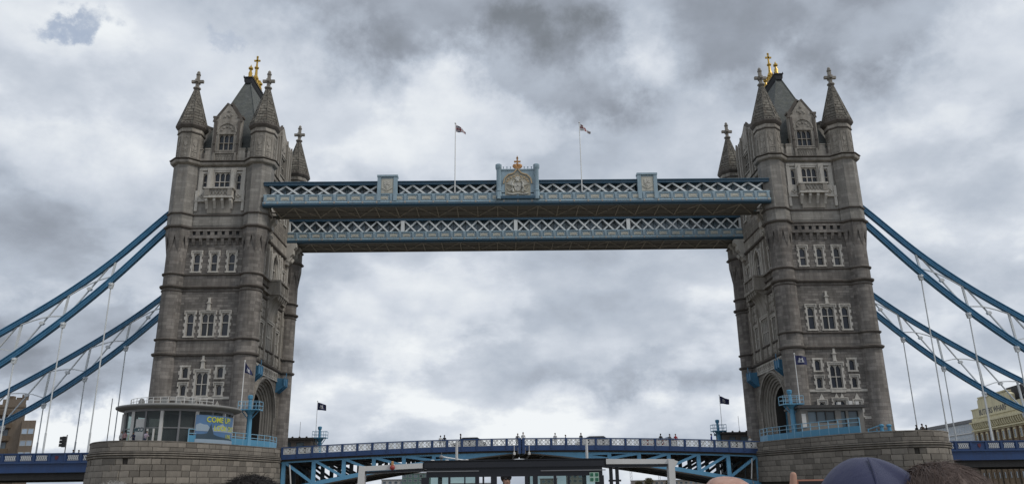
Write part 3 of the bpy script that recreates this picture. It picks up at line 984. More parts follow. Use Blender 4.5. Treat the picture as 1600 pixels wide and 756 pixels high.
for s in (-1, 1):
    for h in (2.35, 5.55):
        g = G(INNER); g.box(s * h - .2, s * h + .2, 0, .32, 22.6, 31.8); g.prism([(s * h - .26, 28.9), (s * h + .26, 28.9), (s * h, 30.0)], .3, .44, 1)
        g.build('buttress_strip', 'trim_mid', tower)
    for zz in (29.0, 30.4):
        g = G(INNER); g.box(s * 3.95 - 1.2, s * 3.95 + 1.2, 0, .08, zz - .55, zz + .55)
        for a in range(4):
            t = a * PI / 2
            g.ball((s * 3.95 - .55 + 1.1 * (a % 2), .08, zz - .25 + .5 * (a // 2)), .26, 7, 4, (1, .5, 1))
        g.build('carved_shield_panel', 'trim_mid', tower)
# oriel: curved bracket, balcony and arched recess
ori = G(INNER)
cove = [(0, 28.45)] + [(1.5 - 1.45 * math.cos(a), 28.5 + 3.2 * math.sin(a)) for a in [PI / 2 * i / 8 for i in range(9)]] + [(1.6, 31.9), (0, 31.9)]
ori.prism(cove, -2.1, 2.1, 0)
oro = ori.build('oriel_bracket', 'trim_mid', tower)
g = G(INNER)
g.box(-2.4, 2.4, 0, 1.85, 31.9, 32.3); g.box(-2.25, 2.25, 0, 1.6, 32.3, 33.85); g.box(-2.4, 2.4, 0, 1.85, 33.85, 34.1)
for s in (-1, 1):
    g.box(min(s * 2.4, s * 5.9), max(s * 2.4, s * 5.9), 0, .5, 31.9, 32.25); g.box(min(s * 2.4, s * 5.9), max(s * 2.4, s * 5.9), 0, .45, 33.85, 34.1)
    g.box(s * 2.1 - .25, s * 2.1 + .25, 1.5, 1.8, 32.3, 33.85)
for k in range(4):
    c = -1.35 + .9 * k
    g.box(c - .3, c + .3, 1.6, 1.68, 32.55, 33.6)
g.build('oriel_balcony', 'trim_mid', tower)
for k in range(5):
    c = -1.8 + .9 * k
    G(INNER).prism([(1.5, 31.2), (1.7, 31.5), (1.75, 31.9), (1.4, 31.9)], c - .16, c + .16, 0).build('oriel_corbel', 'trim_mid', oro)
g = G(INNER)
ap = [(x, 36.6 + y) for x, y in arch_pts(1.55, 2.1, 8)]
full = [(-1.55, 34.1)] + ap + [(-x, y) for x, y in ap[-2::-1]] + [(1.55, 34.1)]
for i in range(len(full) - 1):
    g.bar((full[i][0], .12, full[i][1]), (full[i + 1][0], .12, full[i + 1][1]), .3, .3, (0, 1, 0))
for s in (-1, 1):
    for q in (2.2, 3.4, 6.6):
        g.box(s * q - .15, s * q + .15, 0, .28, 34.1, 38.4); g.prism([(s * q - .2, 38.4), (s * q + .2, 38.4), (s * q, 39.1)], 0, .26, 1)
    for q in (2.9, 4.4, 6.0):
        for zz in (34.8, 35.7, 36.6, 37.5):
            if abs(q - 5.2) > .9 or zz > 37.3: g.ball((s * q, .03, zz), .24, 7, 4, (1, .6, 1))
g.build('arched_recess', 'trim_pale', tower)
g = G(INNER); g.box(-7.6, 7.6, -.1, .05, 39.75, 41.3); g.build('ashlar_band', 'ashlar_pale', tower)
for h in (-8.3, 6.0, -6.0, 8.3):
    g = G(INNER)
    g.prism([(0, 38.6), (.4, 38.6), (.7, 39.3), (.75, 39.9), (1.2, 40.3), (1.2, 41.0), (1.6, 41.4), (1.6, 42.0), (0, 42.0)], h - .6, h + .6, 0)
    for k in range(5):
        g.ball((h - .4 + .2 * k, .45 + .12 * k, 39.2 + .25 * (k % 3)), .3, 7, 5)
    g.build('walkway_corbel', 'trim_pale', tower)

m_paint('bracket_blue', (0.06, 0.20, 0.34), 0.5, 0.35, (0.04, 0.08, 0.11))
# blue steel lamp brackets over the portal
for h in (-6.5, 6.3):
    g = G(INNER)
    g.prism([(0.05, 19.55), (1.1, 20.1), (1.1, 21.1), (0.05, 21.2)], h - .85, h + .85, 0)
    for k in (-.85, 0, .85):
        g.prism([(0.0, 19.1), (.25, 19.1), (1.3, 20.0), (1.3, 21.3), (1.18, 21.3), (1.18, 20.1), (0.0, 19.5)], h + k - .06, h + k + .06, 0)
    g.box(h - .93, h + .93, 1.1, 1.2, 20.1, 21.1)
    g.box(h - .05, h + .05, 1.2, 1.3, 21.1, 22.0)
    g.build('steel_bracket', 'bracket_blue', tower)
# side gable
SIDE = [INNER, lambda h, d, z: (-5.30 - d, h, z)]
for T_ in SIDE:
    g = G(T_)
    HS = [(-1.3, 1.3, 51.2, 54.0)]
    wall_holes(g, -4.3, 4.3, 49.2, 54.2, HS)
    g.prism([(-4.3, 54.2), (4.3, 54.2), (4.3, 56.9), (3.6, 57.1), (1.2, 57.9), (0, 58.9), (-1.2, 57.9), (-3.6, 57.1), (-4.3, 56.9)], -.75, 0, 1)
    for s in (-1, 1):
        g.add([(s * 4.3, 0, 49.2), (s * 4.3, 0, 54.2), (s * 4.3, -.75, 54.2), (s * 4.3, -.75, 49.2)], [(0, 1, 2, 3)])
    sg = g.build('side_gable', 'ashlar_pale', tower)
    g = G(T_)
    for s in (-1, 1):
        for (q, zt) in ((1.7, 56.8), (2.8, 56.2), (4.05, 56.6)):
            g.box(s * q - .17, s * q + .17, 0, .3, 49.4, zt); g.prism([(s * q - .22, zt), (s * q + .22, zt), (s * q, zt + .8)], 0, .28, 1)
        for q, zz in ((2.25, 51), (2.25, 52.4), (2.25, 53.8), (3.4, 51), (3.4, 52.4), (3.4, 53.8), (2.25, 55.2), (3.4, 55.2)):
            g.prism([(s * q - .3, zz - .5), (s * q + .3, zz - .5), (s * q + .3, zz + .3), (s * q, zz + .6), (s * q - .3, zz + .3)], 0, .1, 1)
    for k in range(3):
        g.ball((-.6 + .6 * k, .02, 55.4 + .5 * (k == 1)), .45, 8, 4, (1, .4, 1))
    g.build('gable_tracery', 'trim_mid', sg)
    g = G(T_)
    pts = [(4.5, 56.95), (3.6, 57.2), (1.25, 58.0), (0, 59.05)]
    for s in (-1, 1):
        for i in range(3):
            g.bar((s * pts[i][0], -.33, pts[i][1]), (s * pts[i + 1][0], -.33, pts[i + 1][1]), .95, .22, (0, 1, 0))
    g.build('gable_coping', 'moulding_dark', sg)
    window(tower, T_, 0, 51.2, 54.0, 2.6, 3, .5, .7, quoins=False, mat='trim_mid')
    for s in (-1, 1):
        g = G(T_); lo, hi = sorted((s * 4.3, s * 8.2)); g.box(lo, hi, -.5, 0, 49.2, 51.2); g.box(lo, hi, -.55, .08, 51.2, 51.4)
        g.build('parapet', 'ashlar_pale', tower)

# roof: steep hipped slate roof with dormer ridges, dark crown and gilded finials
RB, RT = (4.45, 8.3, 51.0), (0.42, 3.0, 65.2)
def rp(k, su, sy):
    return (su * (RB[0] + (RT[0] - RB[0]) * k), sy * (RB[1] + (RT[1] - RB[1]) * k), RB[2] + (RT[2] - RB[2]) * k)
g = G()
n = 1
for k in range(n):
    a, b = k / n, (k + 1) / n
    lo = [rp(a, -1, -1), rp(a, 1, -1), rp(a, 1, 1), rp(a, -1, 1)]; hi = [rp(b, -1, -1), rp(b, 1, -1), rp(b, 1, 1), rp(b, -1, 1)]
    lo = [(x * 1.0 + (0.035 if x > 0 else -.035), y + (.035 if y > 0 else -.035), z) for x, y, z in lo]
    g.add(lo + hi, [(0, 1, 5, 4), (1, 2, 6, 5), (2, 3, 7, 6), (3, 0, 4, 7), (0, 3, 2, 1), (4, 5, 6, 7)])
rf = g.build('roof', 'slate', tower)
g = G()
for su in (-1, 1):
    for sy in (-1, 1):
        g.tube([rp(0, su, sy), rp(1, su, sy)], .1, 6)
g.build('hip_roll', 'slate', rf)
g = G()
g.prism([(-1.75, 53.0), (1.75, 53.0), (0, 58.1)], -9.0, -4.5, 1)
for s in (-1, 1):
    g.prism([(-3.9, 53.0), (3.9, 53.0), (3.6, 56.9), (0, 58.7), (-3.6, 56.9)], min(s * 1.2, s * 4.6), max(s * 1.2, s * 4.6), 0)
g.build('dormer_roof', 'slate', rf)
g = G()
g.prism([(-.42, 65.2), (.42, 65.2), (.55, 65.45), (.62, 66.1), (-.62, 66.1), (-.55, 65.45)], -3.25, 3.25, 1)
g.box(-.7, .7, -3.35, 3.35, 66.1, 66.25)
for k in range(14):
    y = -3.2 + k * .49
    for s in (-1, 1):
        g.box(s * .66 - .04, s * .66 + .04, y - .06, y + .06, 66.25, 66.5)
cr = g.build('roof_crown', 'lead_dark', rf)
def gold(x, y, z, h, big):
    g = G()
    if big:
        g.lathe(x, y, [(.62, z), (.66, z + .3), (.42, z + .6), (.46, z + 1.0), (.33, z + 1.5), (.42, z + 1.75), (.24, z + 2.2), (.19, z + 3.3), (.36, z + 3.45), (.36, z + 3.62), (.17, z + 3.8), (.13, z + 4.5)], 8)
        for a in range(4):
            t = a * PI / 2 + .78
            g.tube([(x + .6 * math.cos(t), y + .6 * math.sin(t), z), (x + .56 * math.cos(t), y + .56 * math.sin(t), z + 1.2), (x + .3 * math.cos(t), y + .3 * math.sin(t), z + 2.0)], .1, 5)
            g.ball((x + .6 * math.cos(t), y + .6 * math.sin(t), z + 1.4), .18, 6, 4)
        g.box(x - .12, x + .12, y - .1, y + .1, z + 4.4, z + 5.5); g.box(x - .48, x + .48, y - .1, y + .1, z + 4.7, z + 4.96)
        g.ball((x, y, z + 5.5), .2, 6, 4)
    else:
        g.lathe(x, y, [(.42, z), (.45, z + .3), (.28, z + .6), (.32, z + 1.1), (.2, z + 1.4), (.17, z + 1.7), (.36, z + 1.85), (.37, z + 2.05), (.14, z + 2.3), (.04, z + 2.6)], 8)
    g.build('gilded_finial', 'gilding', tower)
gold(0, 0.2, 66.2, 5.6, True)
gold(0, -2.4, 66.2, 2.6, False)
gold(0, 2.6, 66.2, 2.6, False)
G().box(-4.6, 4.6, -8.9, 8.9, 48.8, 49.1).build('roof_platform', 'lead_dark', tower)

tower_r = copy_tree(tower)
tower_r.location = (TOWER_X, 0, DECK)
tower_r.scale = (-1, 1, 1)
tower_r['label'] = 'right bridge tower of grey stone with four spired turrets and rectangular control cabin before it'

# ------------------------------------------------------------------ piers
PX, PW, PY0, PL = 41.25, 10.6, -10.5, 18.4
def pier_outline(off=0.0, n=90):
    """plan of the near half of a pier, local x, from the road side round the pointed nose to the river side"""
    pts = [(-PW, 2.0), (-PW, -2.0), (-PW, -6.0)]
    for i in range(n + 1):
        a = PI * i / n
        dx = -math.cos(a)
        pts.append((dx * PW, PY0 - PL * (1 - abs(dx) ** 2.2)))
    pts += [(PW, -6.0), (PW, -2.0), (PW, 2.0)]
    if off:
        out = []
        for i, p in enumerate(pts):
            a = Vector(pts[max(i - 1, 0)]); b = Vector(pts[min(i + 1, len(pts) - 1)])
            t = (b - a).normalized(); nrm = Vector((t.y, -t.x))
            out.append((p[0] + nrm.x * off, p[1] + nrm.y * off))
        return out
    return pts
def full_plan(off):
    h = pier_outline(off)
    return h + [(x, -y) for x, y in h[::-1]]
pier = thing('bridge_pier', 'rounded granite pier carrying the left tower and round glass kiosk', 'bridge pier', (-PX, 0, 0), 'granite piers of the bridge')
ORG[pier.name] = (0, 0, 0)
G().prism(full_plan(-.16), -3, DECK - .02, 2).build('pier_core', 'pier_joint', pier)
G().prism(full_plan(.26), -3, 4.79, 2).build('pier_foot', 'granite', pier)
G().prism(full_plan(-.6), DECK - .02, DECK, 2).build('pier_pavement', 'granite_plain', pier)
# parapet wall: dark joint body behind the facing stones
g = G()
o1, o2 = full_plan(-.16), full_plan(-.62)
n = len(o1)
g.add([(x, y, DECK - .02) for x, y in o1] + [(x, y, 10.18) for x, y in o1] + [(x, y, DECK - .02) for x, y in o2] + [(x, y, 10.18) for x, y in o2],
      [(i, (i + 1) % n, n + (i + 1) % n, n + i) for i in range(n)] + [(2 * n + i, 2 * n + (i + 1) % n, 3 * n + (i + 1) % n, 3 * n + i) for i in range(n)] + [(n + i, n + (i + 1) % n, 3 * n + (i + 1) % n, 3 * n + i) for i in range(n)])
g.build('parapet_core', 'pier_joint', pier)
def roll(z, h, proj):
    prof = [(-.1, z - h / 2), (proj * .7, z - h * .4), (proj, z), (proj * .7, z + h * .4), (-.1, z + h / 2)]
    plans = [full_plan(p) for p, _ in prof]
    g = G(); m = len(plans[0])
    g.sweep([[(plans[k][i][0], plans[k][i][1], prof[k][1]) for i in range(m)] for k in range(len(prof))], closed_ring=True, cap=False)
    g.build('moulding', 'pier_block', pier)
for z, h, p in ((9.13, .20, .2), (8.91, .20, .26), (8.69, .22, .16)):
    roll(z, h, p)
roll(10.26, .14, .05)
OUT = pier_outline(0)
acc = [0.0]
for i in range(1, len(OUT)):
    acc.append(acc[-1] + math.dist(OUT[i - 1], OUT[i]))
def at_len(s, off=0.0):
    for i in range(1, len(acc)):
        if acc[i] >= s or i == len(acc) - 1:
            k = (s - acc[i - 1]) / (acc[i] - acc[i - 1])
            a, b = Vector(OUT[i - 1]), Vector(OUT[i])
            p = a.lerp(b, k); t = (b - a).normalized()
            return p + Vector((t.y, -t.x)) * off, t
BLOCKS = {}
def block_mesh(L, H):
    if (L, H) not in BLOCKS:
        BLOCKS[(L, H)] = G().frustum(-L / 2 + .014, L / 2 - .014, -.25, 0, -H / 2 + .012, H / 2 - .012, .03).mesh('stone_block', 'pier_block', smooth=False)
    return BLOCKS[(L, H)]
s_a, s_b = 9.0, acc[-1] - 1.0
rows = [(9.94, .52, 0.0), (9.46, .44, 0.0)] + [(8.24 - .62 * k, .62, .03 + .035 * k) for k in range(5)]
rb = random.Random(11)
cnt = 0
SLOTS = (10.5, 17.5, 29.5, 35.0)
for ri, (zc, H, off) in enumerate(rows):
    s = s_a + (0.6 if ri % 2 else 0.0)
    while s < s_b:
        L = rb.choice((0.95, 1.15, 1.35, 1.6, 1.8))
        p, t = at_len(s + L / 2, off + rb.uniform(-.012, .014))
        if not (ri == 2 and any(abs(s + L / 2 - q) < L / 2 for q in SLOTS)):
            # local +Y of the block mesh is its outer face
            link('stone_block', block_mesh(L, H), pier, (p.x, p.y, zc), (0, 0, math.atan2(t.y, t.x) + PI))
            cnt += 1
        else:
            p2, _ = at_len(s + L / 2, -.1)
            w2 = L / 2 - .22
            for sg in (-1, 1):
                pp, _ = at_len(s + L / 2 + sg * (L / 4 + .12), off)
                link('stone_block', block_mesh(round(L / 2 - .25, 2), H), pier, (pp.x, pp.y, zc), (0, 0, math.atan2(t.y, t.x) + PI))
        s += L
G().box(-PW - .02, PW + .02, 2, 30, 4.78, 8.6)
pier_r = copy_tree(pier)
pier_r.location = (PX - .5, 0, 0)
pier_r.scale = (-1, 1, 1)
pier_r['label'] = 'rounded granite pier carrying the right tower and rectangular control cabin'

# ------------------------------------------------------------------ high level walkways
def lattice_mesh(w, h, bw=.24, t=.12):
    L = math.hypot(w, h)
    return G().box(-L / 2, L / 2, -t / 2, t / 2, -bw / 2, bw / 2).mesh('lattice_bar', 'walkway_white', smooth=False)
def balustrade_panel_mesh():
    T = lambda a, d, z: (a, -d, z)
    g = G(T)
    g.box(-.58, .58, 0, .03, -.27, .27)
    g.prism([(-.42, -.2), (-.3, .1), (-.12, .18), (.12, .18), (.3, .1), (.42, -.2), (.2, -.08), (0, -.16), (-.2, -.08)], .03, .08, 1)
    g.mi = 1
    for (a, b, c, d) in ((-.66, -.58, -.35, .35), (.58, .66, -.35, .35), (-.58, .58, .27, .35), (-.58, .58, -.35, -.27)):
        g.box(a, b, 0, .075, c, d)
    return g.mesh('balustrade_panel', ['panel_cream', 'walkway_blue'], smooth=False)
BALP = balustrade_panel_mesh()
BALPOST = G(lambda a, d, z: (a, -d, z)).box(-.2, .2, 0, .13, -.46, .46).box(-.11, .11, .13, .16, -.34, .34).mesh('balustrade_post', 'walkway_blue', smooth=False)
STUD = G(lambda a, d, z: (a, -d, z)).box(-.1, .1, 0, .14, -.14, .14).mesh('cornice_bracket', 'soffit_brace_grey', smooth=False)

def walkway(yf, near, label, xe):
    wk = thing('high_walkway', label, 'walkway', (0, yf, 42.2), 'high level walkways between the towers')
    ORG[wk.name] = (0, yf, 42.2)
    T = lambda h, d, z: (h, yf - d, z)
    Z0 = 42.2
    xi = 34.75 if near else 36.4
    G(T).box(-xi, xi, -.5, 0.0, 42.82, 43.76).build('balustrade', 'walkway_blue', wk)
    G(T).box(-xi - .1, xi + .1, -.5, .1, 43.76, 43.9).build('balustrade_rail', 'walkway_blue', wk)
    g = G(T); g.prism([(-.5, 42.5), (.1, 42.5), (.2, 42.66), (.08, 42.82), (-.5, 42.82)], -xi - .1, xi + .1, 0)
    g.build('cornice', 'walkway_blue', wk)
    g = G(T); g.prism([(-.5, 42.16), (-.06, 42.16), (.16, 42.34), (.16, 42.5), (-.5, 42.5)], -xi - .12, xi + .12, 0)
    g.build('bottom_flange', 'walkway_deep_blue', wk)
    n = 36; p = 2 * xi / n
    for k in range(n + 1):
        x = -xi + k * p
        xx = min(max(x, -xi + .2), xi - .2)
        link('balustrade_post', BALPOST, wk, (xx, 0, 43.29 - Z0))
        link('cornice_bracket', STUD, wk, (xx, -.07, 42.66 - Z0))
        if k < n: link('balustrade_panel', BALP, wk, (x + p / 2, 0, 43.29 - Z0))
    # lattice girders
    zl0, zl1 = 43.9, (45.36 if near else 45.85)
    zc_ = zl1
    bays = [(-xe, -19.35), (-16.5, -2.9), (2.9, 16.5), (19.35, xe)] if near else [(-xe, -18.15), (-17.65, -.25), (.25, 17.65), (18.15, xe)]
    for (a, b) in bays:
        m = max(1, round((b - a) / 2.02)); wq = (b - a) / m; hh = zl1 - zl0
        me = lattice_mesh(wq, hh); ang = math.atan2(hh, wq)
        for k in range(m):
            c = a + (k + .5) * wq
            link('lattice_bar', me, wk, (c, .50, (zl0 + zl1) / 2 - Z0), (0, ang, 0))
            link('lattice_bar', me, wk, (c, .64, (zl0 + zl1) / 2 - Z0), (0, -ang, 0))
            pn = G(T).box(c - wq / 2 + .03, c + wq / 2 - .03, -1.25, -1.2, zl0 - .1, zl1 + .15)
            pn.build('glazing_pane', 'walkway_glass', wk)
            arc = G(T)
            pts = [(c - wq / 2 * .8 * math.cos(t * PI / 6), zl0 + .1 + 1.0 * math.sin(t * PI / 6)) for t in range(7)]
            for i in range(6):
                arc.bar((pts[i][0], -1.14, pts[i][1]), (pts[i + 1][0], -1.14, pts[i + 1][1]), .09, .09, (0, 1, 0))
            arc.build('glazing_bar', 'steel_grey', wk)
    if not near:
        for x in (-17.9, 0, 17.9):
            G(T).box(x - .28, x + .28, -.75, -.3, zl0, zl1).build('lattice_post', 'walkway_white', wk)
        for x in (-xe - .4, xe + .4):
            G(T).box(x - .4, x + .4, -.75, -.3, zl0, zl1).build('lattice_post', 'walkway_white', wk)
    G(T).box(-xe - .8, xe + .8, -.85, -.25, zc_, zc_ + .36).build('top_chord', 'walkway_deep_blue', wk)
    G(T).box(-xe - .8, xe + .8, -.95, -.12, zc_ + .36, zc_ + .48).build('top_flange', 'walkway_deep_blue', wk)
    G(T).prism([(-.9, zc_ + .48), (-.9, zc_ + .59), (-2.45, zc_ + .74), (-4.0, zc_ + .59), (-4.0, zc_ + .24), (-.9, zc_ + .24)], -xe, xe, 0).build('walkway_roof', 'walkway_deep_blue', wk)
    G(T).box(-xe, xe, -4.9, -4.0, 42.5, zc_ + .48).build('rear_girder', 'walkway_blue', wk)
    G(T).box(-xi + 1.2, xi - 1.2, -4.9, -.5, 42.24, 42.42).build('soffit', 'soffit_brown', wk)
    G(T).box(-xi, xi, -4.98, -4.7, 42.05, 42.5).build('soffit_beam', 'soffit_brown', wk)
    G(T).box(-xi, xi, -2.7, -2.5, 42.12, 42.24).build('soffit_beam', 'soffit_brown', wk)
    nb = 24; pb = 2 * (xi - 1.2) / nb
    for k in range(nb):
        a = -xi + 1.2 + k * pb
        G().bar((a, yf + .55, 42.16), (a, yf + 4.65, 42.16), .13, .13).build('soffit_brace', 'soffit_brace_grey', wk)
        y0, y1 = (yf + .55, yf + 4.65) if k % 2 else (yf + 4.65, yf + .55)
        G().bar((a, y0, 42.19), (a + pb, y1, 42.19), .12, .1).build('soffit_brace', 'soffit_brace_grey', wk)
    return wk
m_glass('walkway_glass', (0.07, 0.085, 0.09), 0.18, 0.7)
wk1 = walkway(-10.8, True, 'nearer high walkway with coat of arms crest and white lattice girder', 34.2)
wk2 = walkway(5.9, False, 'farther high walkway with white lattice girder seen below the near one', 35.6)

m_paint('crest_tan', (.40, .37, .29), .7, .3); m_paint('arch_tan', (.46, .35, .21), .6, .4, (.3, .25, .18))
# crest with the arms, two shield boxes
T = lambda h, d, z: (h, -10.8 - d, z)
cr = G(T)
cr.prism([(-2.35, 43.3), (2.35, 43.3), (2.35, 47.2), (-2.35, 47.2)], -.5, .1, 1)
cr.box(-2.45, 2.45, -.55, .2, 47.2, 47.36)
cro = cr.build('crest_panel', 'walkway_blue', wk1)
g = G(T); g.prism([(-1.75, 43.5)] + [(-1.75, 45.3), (-1.6, 45.95), (-1.2, 46.35), (-.5, 46.55), (0, 47.0), (.5, 46.55), (1.2, 46.35), (1.6, 45.95), (1.75, 45.3), (1.75, 43.5)], .1, .14, 1)
g.build('crest_field', 'crest_tan', cro)
g = G(T)
og = [(-1.95, 45.2), (-1.8, 45.95), (-1.3, 46.5), (-.55, 46.72), (0, 47.4), (.55, 46.72), (1.3, 46.5), (1.8, 45.95), (1.95, 45.2)]
for i in range(len(og) - 1):
    g.bar((og[i][0], .2, og[i][1]), (og[i + 1][0], .2, og[i + 1][1]), .18, .15, (0, 1, 0))
for k in range(9):
    a = PI * (k + .5) / 9
    g.ball((1.45 * math.cos(a), .16, 45.35 + .95 * math.sin(a)), .16, 7, 4, (1, .5, 1))
g.build('crest_arch', 'arch_tan', cro)
# heraldic relief: quartered shield, helm, two winged supporters, scroll
g = G(T)
g.prism([(-.5, 45.3), (.5, 45.3), (.5, 44.6), (.3, 44.2), (0, 44.0), (-.3, 44.2), (-.5, 44.6)], .14, .24, 1)
g.box(-.07, .07, .24, .28, 44.1, 45.3); g.box(-.5, .5, .24, .28, 44.75, 44.9)
g.ball((0, .2, 45.6), .24, 8, 5); g.prism([(-.4, 45.8), (.4, 45.8), (.15, 46.2), (-.15, 46.2)], .14, .24, 1)
for k in range(5):
    a = PI * (k + .5) / 5
    g.tube([(.2 * math.cos(a), .18, 45.85 + .2 * math.sin(a)), (.6 * math.cos(a), .2, 45.85 + .45 * math.sin(a))], [.1, .03], 5)
for s in (-1, 1):
    g.tube([(s * .62, .2, 43.95), (s * .75, .22, 44.4), (s * .7, .24, 44.9), (s * .72, .24, 45.25), (s * .58, .24, 45.5)], [.14, .18, .2, .13, .1], 6)
    g.ball((s * .55, .24, 45.55), .13, 6, 4)
    for k in range(5):
        a = .25 + k * .32
        g.tube([(s * .82, .2, 44.95), (s * (.82 + .75 * math.cos(a)), .18, 44.95 + .75 * math.sin(a))], [.09, .05], 5)
    g.tube([(s * .75, .2, 44.3), (s * 1.2, .2, 44.1), (s * 1.45, .2, 44.5), (s * 1.3, .2, 44.75)], [.1, .07, .05, .03], 5)
    g.tube([(s * .7, .2, 44.1), (s * .95, .2, 43.8), (s * .7, .2, 43.65)], .08, 5)
g.tube([(-1.45, .18, 43.75), (-.7, .2, 43.62), (0, .2, 43.72), (.7, .2, 43.62), (1.45, .18, 43.75)], .1, 6)
g.build('coat_of_arms', 'arms_grey', cro) if 'arms_grey' in MATS else None
if 'arms_grey' not in MATS:
    m_stone('arms_grey', (.52, .51, .46), (.62, .61, .55), None, stain=.5, stain_c=(.22, .21, .18))
    g.build('coat_of_arms', 'arms_grey', cro)
for s in (-1, 1):
    g = G()
    g.lathe(s * 2.62, -10.95, [(.36, 42.9), (.36, 44.0), (.42, 44.08), (.42, 44.16), (.3, 44.25), (.3, 47.2), (.36, 47.35), (.43, 47.5), (.43, 47.95), (.34, 48.05), (.2, 48.12)], 8, PI / 8, octf)
    g.build('crest_post', 'walkway_blue', cro)
    for k in range(3):
        x = s * (.95 + .5 * k)
        g = G(); g.tube([(x, -10.8, 47.36), (x, -10.8, 47.62)], .05, 6); g.ball((x, -10.8, 47.7), .1, 7, 5)
        g.build('crest_finial', 'walkway_blue', cro)
g = G(T)
g.ball((-.33, 0, 47.85), .36, 10, 6, (1, .5, 1)); g.ball((.33, 0, 47.85), .36, 10, 6, (1, .5, 1))
g.prism([(-.62, 47.75), (.62, 47.75), (.1, 47.2), (-.1, 47.2)], -.15, .15, 1)
g.box(-.1, .1, -.1, .1, 47.9, 49.1); g.box(-.46, .46, -.09, .09, 48.42, 48.62); g.prism([(-.16, 49.0), (.16, 49.0), (0, 49.4)], -.1, .1, 1)
g.ball((0, 0, 48.15), .18, 8, 5)
g.build('crest_cross', 'copper_gold', cro)
G(T).box(-3.0, 3.0, .1, .42, 42.95, 43.3).build('crest_sill', 'walkway_deep_blue', cro)
for s in (-1, 1):
    c = s * 17.95
    g = G(T); g.box(c - 1.36, c + 1.36, -.6, .06, 43.8, 46.35); g.box(c - 1.36, c - .86, .06, .2, 42.85, 46.35); g.box(c + .86, c + 1.36, .06, .2, 42.85, 46.35)
    g.box(c - 1.42, c + 1.42, -.65, .26, 46.35, 46.62)
    b = g.build('shield_box', 'walkway_blue', wk1)
    g = G(T); g.box(c - .82, c + .82, .06, .1, 43.98, 46.1)
    g.build('shield_field', 'panel_cream', b)
    g = G(T)
    g.prism([(c - .42, 45.75), (c + .42, 45.75), (c + .42, 45.0), (c, 44.45), (c - .42, 45.0)], .1, .17, 1)
    g.box(c - .06, c + .06, .17, .21, 44.7, 45.7); g.box(c - .36, c + .36, .17, .21, 45.15, 45.28)
    g.tube([(c - .72, .14, 44.75), (c - .4, .14, 44.55), (c, .16, 44.3), (c + .4, .14, 44.55), (c + .72, .14, 44.75)], .06, 5)
    for a in range(6):
        g.ball((c + .25 * math.cos(a), .15, 45.2 + .28 * math.sin(a * 1.3)), .1, 6, 4)
    g.build('shield_relief', 'arms_grey', b)

# ------------------------------------------------------------------ suspension chains
UP = [(45.9, 43.6), (48.4, 41.5), (54.7, 35.3), (60.3, 30.75), (65.9, 26.95), (71.5, 23.45), (77.1, 20.2), (82.7, 17.3), (88.3, 15.0), (93.9, 13.2), (99.5, 12.0), (105, 11.3)]
LO = [(45.9, 41.9), (48.4, 39.3), (54.7, 32.5), (60.3, 27.2), (65.9, 22.6), (71.5, 18.7), (77.1, 15.5), (82.7, 13.2), (88.3, 11.7), (93.9, 10.95), (99.5, 10.85), (105, 11.2)]
def spline(pts, n=5):
    out = []
    for i in range(len(pts) - 1):
        p0, p1, p2, p3 = [Vector(pts[min(max(j, 0), len(pts) - 1)]) for j in (i - 1, i, i + 1, i + 2)]
        for k in range(n):
            t = k / n
            out.append(.5 * ((2 * p1) + (-p0 + p2) * t + (2 * p0 - 5 * p1 + 4 * p2 - p3) * t * t + (-p0 + 3 * p1 - 3 * p2 + p3) * t ** 3))
    out.append(Vector(pts[-1]))
    return out
def chord(g, pts, hgt, wid, y):
    sec = [(-wid / 2, -hgt / 2), (wid / 2, -hgt / 2), (wid / 2, -hgt / 2 + .1), (wid * .3, -hgt / 2 + .12), (wid * .3, -.1), (wid * .38, -.07), (wid * .38, .07), (wid * .3, .1), (wid * .3, hgt / 2 - .12), (wid / 2, hgt / 2 - .1), (wid / 2, hgt / 2), (-wid / 2, hgt / 2), (-wid / 2, hgt / 2 - .1),
           (-wid * .3, hgt / 2 - .12), (-wid * .3, .1), (-wid * .38, .07), (-wid * .38, -.07), (-wid * .3, -.1), (-wid * .3, -hgt / 2 + .12), (-wid / 2, -hgt / 2 + .1)]
    rings = []
    for i, p in enumerate(pts):
        d = (pts[min(i + 1, len(pts) - 1)] - pts[max(i - 1, 0)]).normalized()
        nn = Vector((d.y, -d.x)) if d.x < 0 else Vector((-d.y, d.x))
        rings.append([(-(p.x + nn.x * v), y + w_, p.y + nn.y * v) for w_, v in sec])
    g.sweep(rings)
SU, SL = spline(UP), spline(LO)
def zat(pts, x):
    for a, b in zip(pts, pts[1:]):
        if a.x <= x <= b.x: return a.y + (b.y - a.y) * (x - a.x) / (b.x - a.x)
    return pts[-1].y
CY = -9.15
chain = thing('suspension_chain', 'blue suspension chain left of the towers, the nearer and higher-looking of the two', 'suspension chain', (-54.7, CY, 9.6), 'blue suspension chains of the side spans')
g = G(); chord(g, SU, .70, .6, CY); g.build('upper_chord', 'chain_blue', chain, angle=20)
g = G(); chord(g, SL, .76, .62, CY); g.build('lower_chord', 'chain_blue', chain, angle=20)
NODES = [54.7 + 5.6 * k for k in range(9)]
